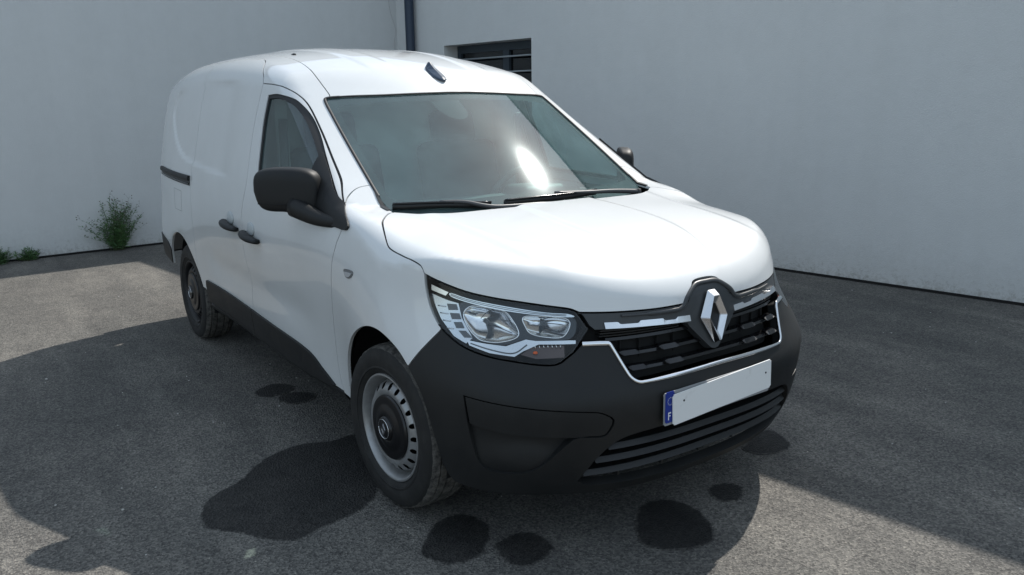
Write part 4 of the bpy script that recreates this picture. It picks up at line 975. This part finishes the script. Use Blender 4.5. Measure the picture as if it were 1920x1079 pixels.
# ---- door mirrors
def mirror_unit():
    root = empty('door_mirror', van)
    a = np.array([.78, .626, 0]); b = np.array([-.626, .78, 0]); c = np.array([1.485, .913, 1.146]); V = []; Fc = []; nu, nv = 48, 25
    sg = lambda v, e: np.sign(v)*abs(v)**e
    for j in range(nv):
        ph = -math.pi/2+math.pi*j/(nv-1)
        for i in range(nu):
            th = 2*math.pi*i/nu; u = sg(math.cos(th), .42)*sg(math.cos(ph), .42)*.148; w = sg(math.sin(th), .62)*sg(math.cos(ph), .5)*.058; z = sg(math.sin(ph), .5)*.090
            if w < 0: w *= .45                                 # flat towards the glass side
            u -= .018*(-z/.09)*(u > 0)*(z < 0)*1.2; z += .010*math.cos(u/.14*1.3)-.006; z += -.020*(u < 0)*(z < 0)*abs(u)/.14
            V.append(c+a*u+b*w+np.array([0, 0, z]))
    for j in range(nv-1):
        for i in range(nu): i2 = (i+1) % nu; Fc.append((j*nu+i, j*nu+i2, (j+1)*nu+i2, (j+1)*nu+i))
    sh = link('shell', mesh('shell', V, Fc), PLASTIC, root)
    P = [c+a*u+b*(.058-.25*abs(u)**1.5)+np.array([0, 0, -.052-.03*(u < 0)*abs(u)]) for u in np.linspace(-.125, .118, 14)]
    tube('shell_seam', P, .0022, BLACK, root, seg=6)
    V = [c+a*u-b*.031+np.array([0, 0, z]) for u, z in ((-.115, -.07), (.105, -.065), (.115, .07), (-.115, .075))]; link('mirror_glass', mesh('mirror_glass', V, [(0, 1, 2, 3)], smooth=False), CHROME, root)
    tube('mirror_arm', catmull(L3((1.12, .832, 1.040), (1.23, .862, 1.043), (1.32, .885, 1.056), (1.43, .915, 1.085)), 5), np.linspace(.014, .038, 16), PLASTIC, root, seg=16, flat=1.15)
    P = [c+a*(-.02)+b*.04+np.array([0, 0, -.088]), c+a*(-.02)+b*.04+np.array([0, 0, -.098])]; tube('drain_nub', P, [.006, .003], PLASTIC, root, seg=8)
    return root
mirror_tree(mirror_unit())
# ---- roof aerial
an = [(0, -.07, .026), (.02, -.055, .028), (.08, -.01, .02), (.10, .0, .012)]
V = []; Fc = []; st = [(0, .004, .004), (.018, .020, .016), (.05, .030, .026), (.085, .032, .036), (.115, .030, .055), (.135, .024, .072), (.15, .016, .060), (.165, .012, .02)]
for dx, w, h in st:
    h *= .50; w *= 1.15; x = 1.695+dx; z = float(Hr(np.array(x), np.array(.04))); 
    V += [(x, .04-w, z-.004), (x, .04-w*.75, z+h*.3), (x, .04-.003, z+h), (x, .04+.003, z+h), (x, .04+w*.75, z+h*.3), (x, .04+w, z-.004)]
for i in range(len(st)-1):
    for k in range(5): Fc.append((i*6+k, i*6+k+1, i*6+7+k, i*6+6+k))
Fc += [(5, 4, 3, 2, 1, 0), tuple((len(st)-1)*6+k for k in range(6))]
link('aerial_fin', mesh('aerial_fin', V, Fc, smooth=False), mat('aerial_blue_black', (.03, .05, .085), .35), van)
x_, z_ = 2.50, float(Hr(np.array(2.5), np.array(.47)))
bm = bmesh.new(); bmesh.ops.create_uvsphere(bm, u_segments=12, v_segments=8, radius=1, matrix=Matrix.Translation((x_, .47, z_+.001)) @ Matrix.Diagonal((.03, .008, .006, 1))); bm_obj('roof_bar_plug', bm, PLASTIC2, van)
# ---- wheels
def wheel(name, loc, rimm, steer=0.):
    w = empty(name, van, loc); R = .312
    prof = [(.198, -.075), (.212, -.088), (.25, -.098), (.285, -.094), (.300, -.084)]; mi = [0]*5
    tw = .080
    for y in (-.080, -.056, -.052, -.028, -.024, -.002, .002, .024, .028, .052, .056, .080): pass
    edge = [(-.080, .304), (-.058, .3105), (-.0565, .303), (-.0515, .303), (-.050, .3115), (-.026, .312), (-.0245, .304), (-.0195, .304), (-.018, .312), (.018, .312), (.0195, .304), (.0245, .304), (.026, .312), (.050, .3115), (.0515, .303), (.0565, .303), (.058, .3105), (.080, .304)]
    prof += [(r, y) for y, r in edge]; mi += [1]*18
    prof += [(.300, .084), (.292, .091), (.288, .0925), (.27, .098), (.25, .0985), (.235, .095), (.233, .096), (.228, .096), (.226, .092), (.212, .086), (.204, .078), (.198, .072)]; mi += [0]*12
    t = lathe('tyre', prof, None, w, seg=144, mats=[TYRE, TREAD], matidx=mi)
    co = np.empty(len(t.data.vertices)*3); t.data.vertices.foreach_get('co', co); co = co.reshape(-1, 3); np_ = len(prof)
    for k in range(144):                                       # shoulder blocks
        for j, (r, y) in enumerate(prof):
            if .055 < abs(y) < .0845 and r > .299 and k % 4 == 0: co[k*np_+j, [0, 2]] *= .991
    t.data.vertices.foreach_set('co', co.ravel()); t.data.update()
    barrel = [(.2035, .070), (.2065, .078), (.2045, .085), (.199, .086), (.1945, .083), (.191, .076), (.187, .066), (.185, .055), (.183, .043), (.1795, .034)]
    rim = lathe('rim', barrel, rimm, w, seg=96)
    lathe('inner_barrel', [(.179, .034), (.175, -.04), (.178, -.085)], BLACK, w, seg=48)
    def prof_y(r): return np.interp(r, [.06, .115, .130, .145, .165, .1795], [.070, .072, .078, .079, .064, .034])
    def circ(cx, cy, rx, ry, a, n): return np.array([(cx+rx*math.cos(q)*math.cos(a)-ry*math.sin(q)*math.sin(a), cy+rx*math.cos(q)*math.sin(a)+ry*math.sin(q)*math.cos(a)) for q in np.linspace(0, 2*math.pi, n, endpoint=False)])
    holes = [circ(.157*math.cos(a), .157*math.sin(a), .0125, .0095, a, 14) for a in np.linspace(0, 2*math.pi, 20, endpoint=False)]
    v, f = tri2d(circ(0, 0, .1795, .1795, 0, 120), holes+[circ(0, 0, .06, .06, 0, 40)], .009)
    yy = prof_y(np.hypot(v[:, 0], v[:, 1])); d = mesh('rim_disc', np.c_[v[:, 0], yy, v[:, 1]], f[:, ::-1]); link('rim_disc', d, rimm, w)
    lathe('brake_shadow', [(.0, .02), (.176, .02)], BLACK, w, seg=40)
    cap = [(r, y+.030) for r, y in ((.122, .044), (.124, .050), (.120, .056), (.105, .059), (.095, .057), (.085, .060), (.07, .066), (.052, .068), (.047, .066), (.045, .072), (.040, .0755), (.02, .077), (.0, .0775))]
    lathe('hub_cap', cap, mat('cap_black', (.008, .008, .009), .3), w, seg=64)
    tube('hub_ring', [(.0365*math.cos(a), .1065, .0365*math.sin(a)) for a in np.linspace(0, 2*math.pi, 41)], .0016, SATIN, w, seg=6)
    V = []
    for hw, hz, y in ((.015, .023, .107), (.0115, .018, .1105), (.006, .011, .108)): V += [(0, y, hz), (hw, y, 0), (0, y, -hz), (-hw, y, 0)]
    Fc = [(a+k, a+(k+1) % 4, a+4+(k+1) % 4, a+4+k) for a in (0, 4) for k in range(4)]
    link('hub_badge', mesh('hub_badge', V, Fc, smooth=False), mat('hub_grey', (.20, .20, .21), .35, metal=.6), w)
    w.rotation_euler = (0, 0, steer); return w
fwheel = wheel('wheel', (.846, .748, .310), RIM, math.radians(3)); rwheel = wheel('wheel', (3.66, .742, .310), RIMSHADE)
def copy_tree(o, parent):
    c = o.copy(); COL.objects.link(c); c.parent = parent
    for ch in list(o.children): copy_tree(ch, c)
    return c
for s, st in ((fwheel, math.radians(183)), (rwheel, math.pi)):
    c = copy_tree(s, van); c.location.y *= -1; c.rotation_euler = (0, 0, st)
for x in (.846, 3.66): tube('axle', [(x, -.70, .31), (x, .70, .31)], .045, BLACK, van, seg=12)
# ---- arch liners, floor, rear face
def liner(x0, z0, R, y0, y1, span):
    V = []; Fc = []; n = 25
    for i in range(n):
        a = math.radians(span[0]+(span[1]-span[0])*i/(n-1)); p = (x0+R*math.cos(a), z0+R*math.sin(a))
        V += [(p[0], y0, p[1]), (p[0], y1, p[1])]
    for i in range(n-1): Fc.append((i*2, i*2+1, i*2+3, i*2+2))
    V.append((x0, y0, z0-.05)); c = len(V)-1
    for i in range(n-1): Fc.append((i*2, i*2+2, c))
    return link('arch_liner', mesh('arch_liner', V, Fc), PLASTIC2, van)
for x0, R in ((.855, .385), (3.65, .38)):
    for s in (1, -1): liner(x0, .335, R, .50*s, .800*s, (-15, 195))
def block(name, x0, x1, y0, y1, z0, z1, m, parent=van, bev=.0): return rbox(name, (x1-x0, y1-y0, z1-z0), ((x0+x1)/2, (y0+y1)/2, (z0+z1)/2), m, parent, bev)
block('floor_pan', 1.25, 3.25, -.78, .78, .27, .36, BLACK); block('floor_pan', .25, 1.25, -.48, .48, .25, .34, BLACK); block('floor_pan', 3.25, 4.2, -.48, .48, .28, .38, BLACK)
for s in (1, -1):
    Pq, _ = surf(SIDE(), np.c_[np.linspace(1.26, 3.2, 20), np.full(20, .33)]); Pq = Pq*[1, s, 1]
    sweep('sill', Pq+np.array([0, -.02*s, -.028]), .05, .012, PLASTIC2, van, np.tile([0, s*.8, -.6], (20, 1)))
rear = panel('rear_doors', sym(path(L3((4.3, 0, .49), (4.3, .80, .49)), catmull(L3((4.3, .80, .49), (4.3, .80, .7), (4.29, .775, 1.0), (4.27, .72, 1.4), (4.25, .63, 1.6), (4.25, .58, 1.64)), 4), L3((4.25, .3, 1.68), (4.25, 0, 1.69)))), REAR(), PAINT, van, gap=.004, lip=.02, h=.06)
tl = panel('tail_light', L3((4.3, .795, .80), (4.3, .70, .80), (4.28, .66, 1.25), (4.28, .745, 1.25)), REAR(), RED, van, gap=.002, lip=.01, h=.04, off=.006); mirrored(tl)
rb = panel('rear_bumper', sym(path(L3((4.3, 0, .48), (4.3, .79, .48), (4.3, .79, .64), (4.3, 0, .64)))), REAR(), PLASTIC, van, gap=.0, lip=.03, h=.06, off=.03)
# ---- cabin
rbox('dashboard', (.50, 1.42, .16), (1.36, 0, .955), DASH, van, .05, 4, Matrix.Rotation(-.06, 4, 'Y'))
rbox('dashboard_face', (.16, 1.40, .32), (1.56, 0, .80), DASH, van, .04, 3)
rbox('instrument_hood', (.20, .36, .09), (1.47, -.37, 1.045), DASH, van, .035, 4)
rbox('paper_sheet', (.10, .21, .002), (1.27, .22, 1.043), PAPER, van, 0, 1, Matrix.Rotation(-.06, 4, 'Y'))
sw = empty('steering_wheel', van, (1.66, -.37, 1.00)); sw.rotation_euler = (0, math.radians(62), 0)
tube('wheel_ring', [(.185*math.cos(a), .185*math.sin(a), 0) for a in np.linspace(0, 2*math.pi, 49)], .016, DASH, sw, seg=10, cap=False)
tube('wheel_hub', [(0, 0, -.05), (0, 0, .0)], [.05, .065], DASH, sw, seg=20)
for a in (math.pi/2, -math.pi/2, 0.0): tube('wheel_spoke', [(.05*math.cos(a), .05*math.sin(a), -.01), (.18*math.cos(a), .18*math.sin(a), 0)], .014, DASH, sw, seg=8, flat=.6)
tube('steering_column', [(1.50, -.37, .90), (1.66, -.37, .99)], .04, DASH, van, seg=14)
for y in (.37, -.37):
    st = empty('seat', van, (2.0, y, .55)); R_ = Matrix.Rotation(math.radians(14), 4, 'Y')
    rbox('seat_cushion', (.50, .50, .16), (-.05, 0, .10), GREYCLOTH, st, .05, 4); rbox('seat_back', (.14, .48, .62), (.22, 0, .42), GREYCLOTH, st, .05, 4, R_)
    rbox('headrest', (.10, .27, .19), (.32, 0, .80), GREYCLOTH, st, .04, 4, R_)
    for q in (-.06, .06): tube('headrest_post', [(.29, q, .68), (.315, q, .76)], .006, SATIN, st, seg=8)
block('bulkhead', 2.36, 2.40, -.69, .69, .36, 1.60, LINING, van, .01)
rf = panel('headlining', sym(path(L3((1.66, 0, 1.54), (1.70, .3, 1.54), (1.79, .53, 1.54), (2.0, .54, 1.6), (2.4, .5, 1.7), (2.4, 0, 1.7)))), TOP(), LINING, van, gap=0, lip=0, h=.06, fn=level(.04))
bp = block('belt_trim', 2.14, 2.34, .66, .72, .5, 1.52, LINING); mirrored(bp)
sb = tube('seat_belt', [(2.12, .69, 1.42), (2.12, .70, 1.1), (2.14, .71, .7)], .022, DASH, van, seg=8, flat=.12); mirrored(sb)
dt = panel('door_trim', path(L3((1.24, 0, .40), (2.26, 0, .40), (2.22, 0, 1.06), (1.24, 0, 1.04))), SIDE(), DASH, door, gap=0, lip=0, h=.06, fn=level(.06))
panel('corner_cladding', path(catmull(L3((3.945, 0, .555), (3.97, 0, .50), (3.985, 0, .455)), 4), L3((4.27, 0, .49)), catmull(L3((4.285, 0, .53), (4.29, 0, .64)), 2), catmull(L3((4.15, 0, .62), (4.02, 0, .60), (3.95, 0, .565)), 3)), SIDE(), PLASTIC, quart, gap=.001, lip=.014, off=.006, h=.025)
# rubber seals added behind the shut lines to block light and darken gaps
for own, Pth in ((door, DOOR_TOP), (door, DOOR_FRONT[3:]), (slide, DOOR_REAR), (slide, SEAM_UP), (slide, SLIDE_REAR[2:-5]), (wing, HOOD_SIDE[2:])):
    q = resample(Pth, .02, False); nq = grad(q); sweep('gap_shade_seal', q-nq*.010, .014, .002, RUBBERSEAL, own, nq)
# ---- the other side's copies
for o in (wing, door, slide, quart): mirrored(o)
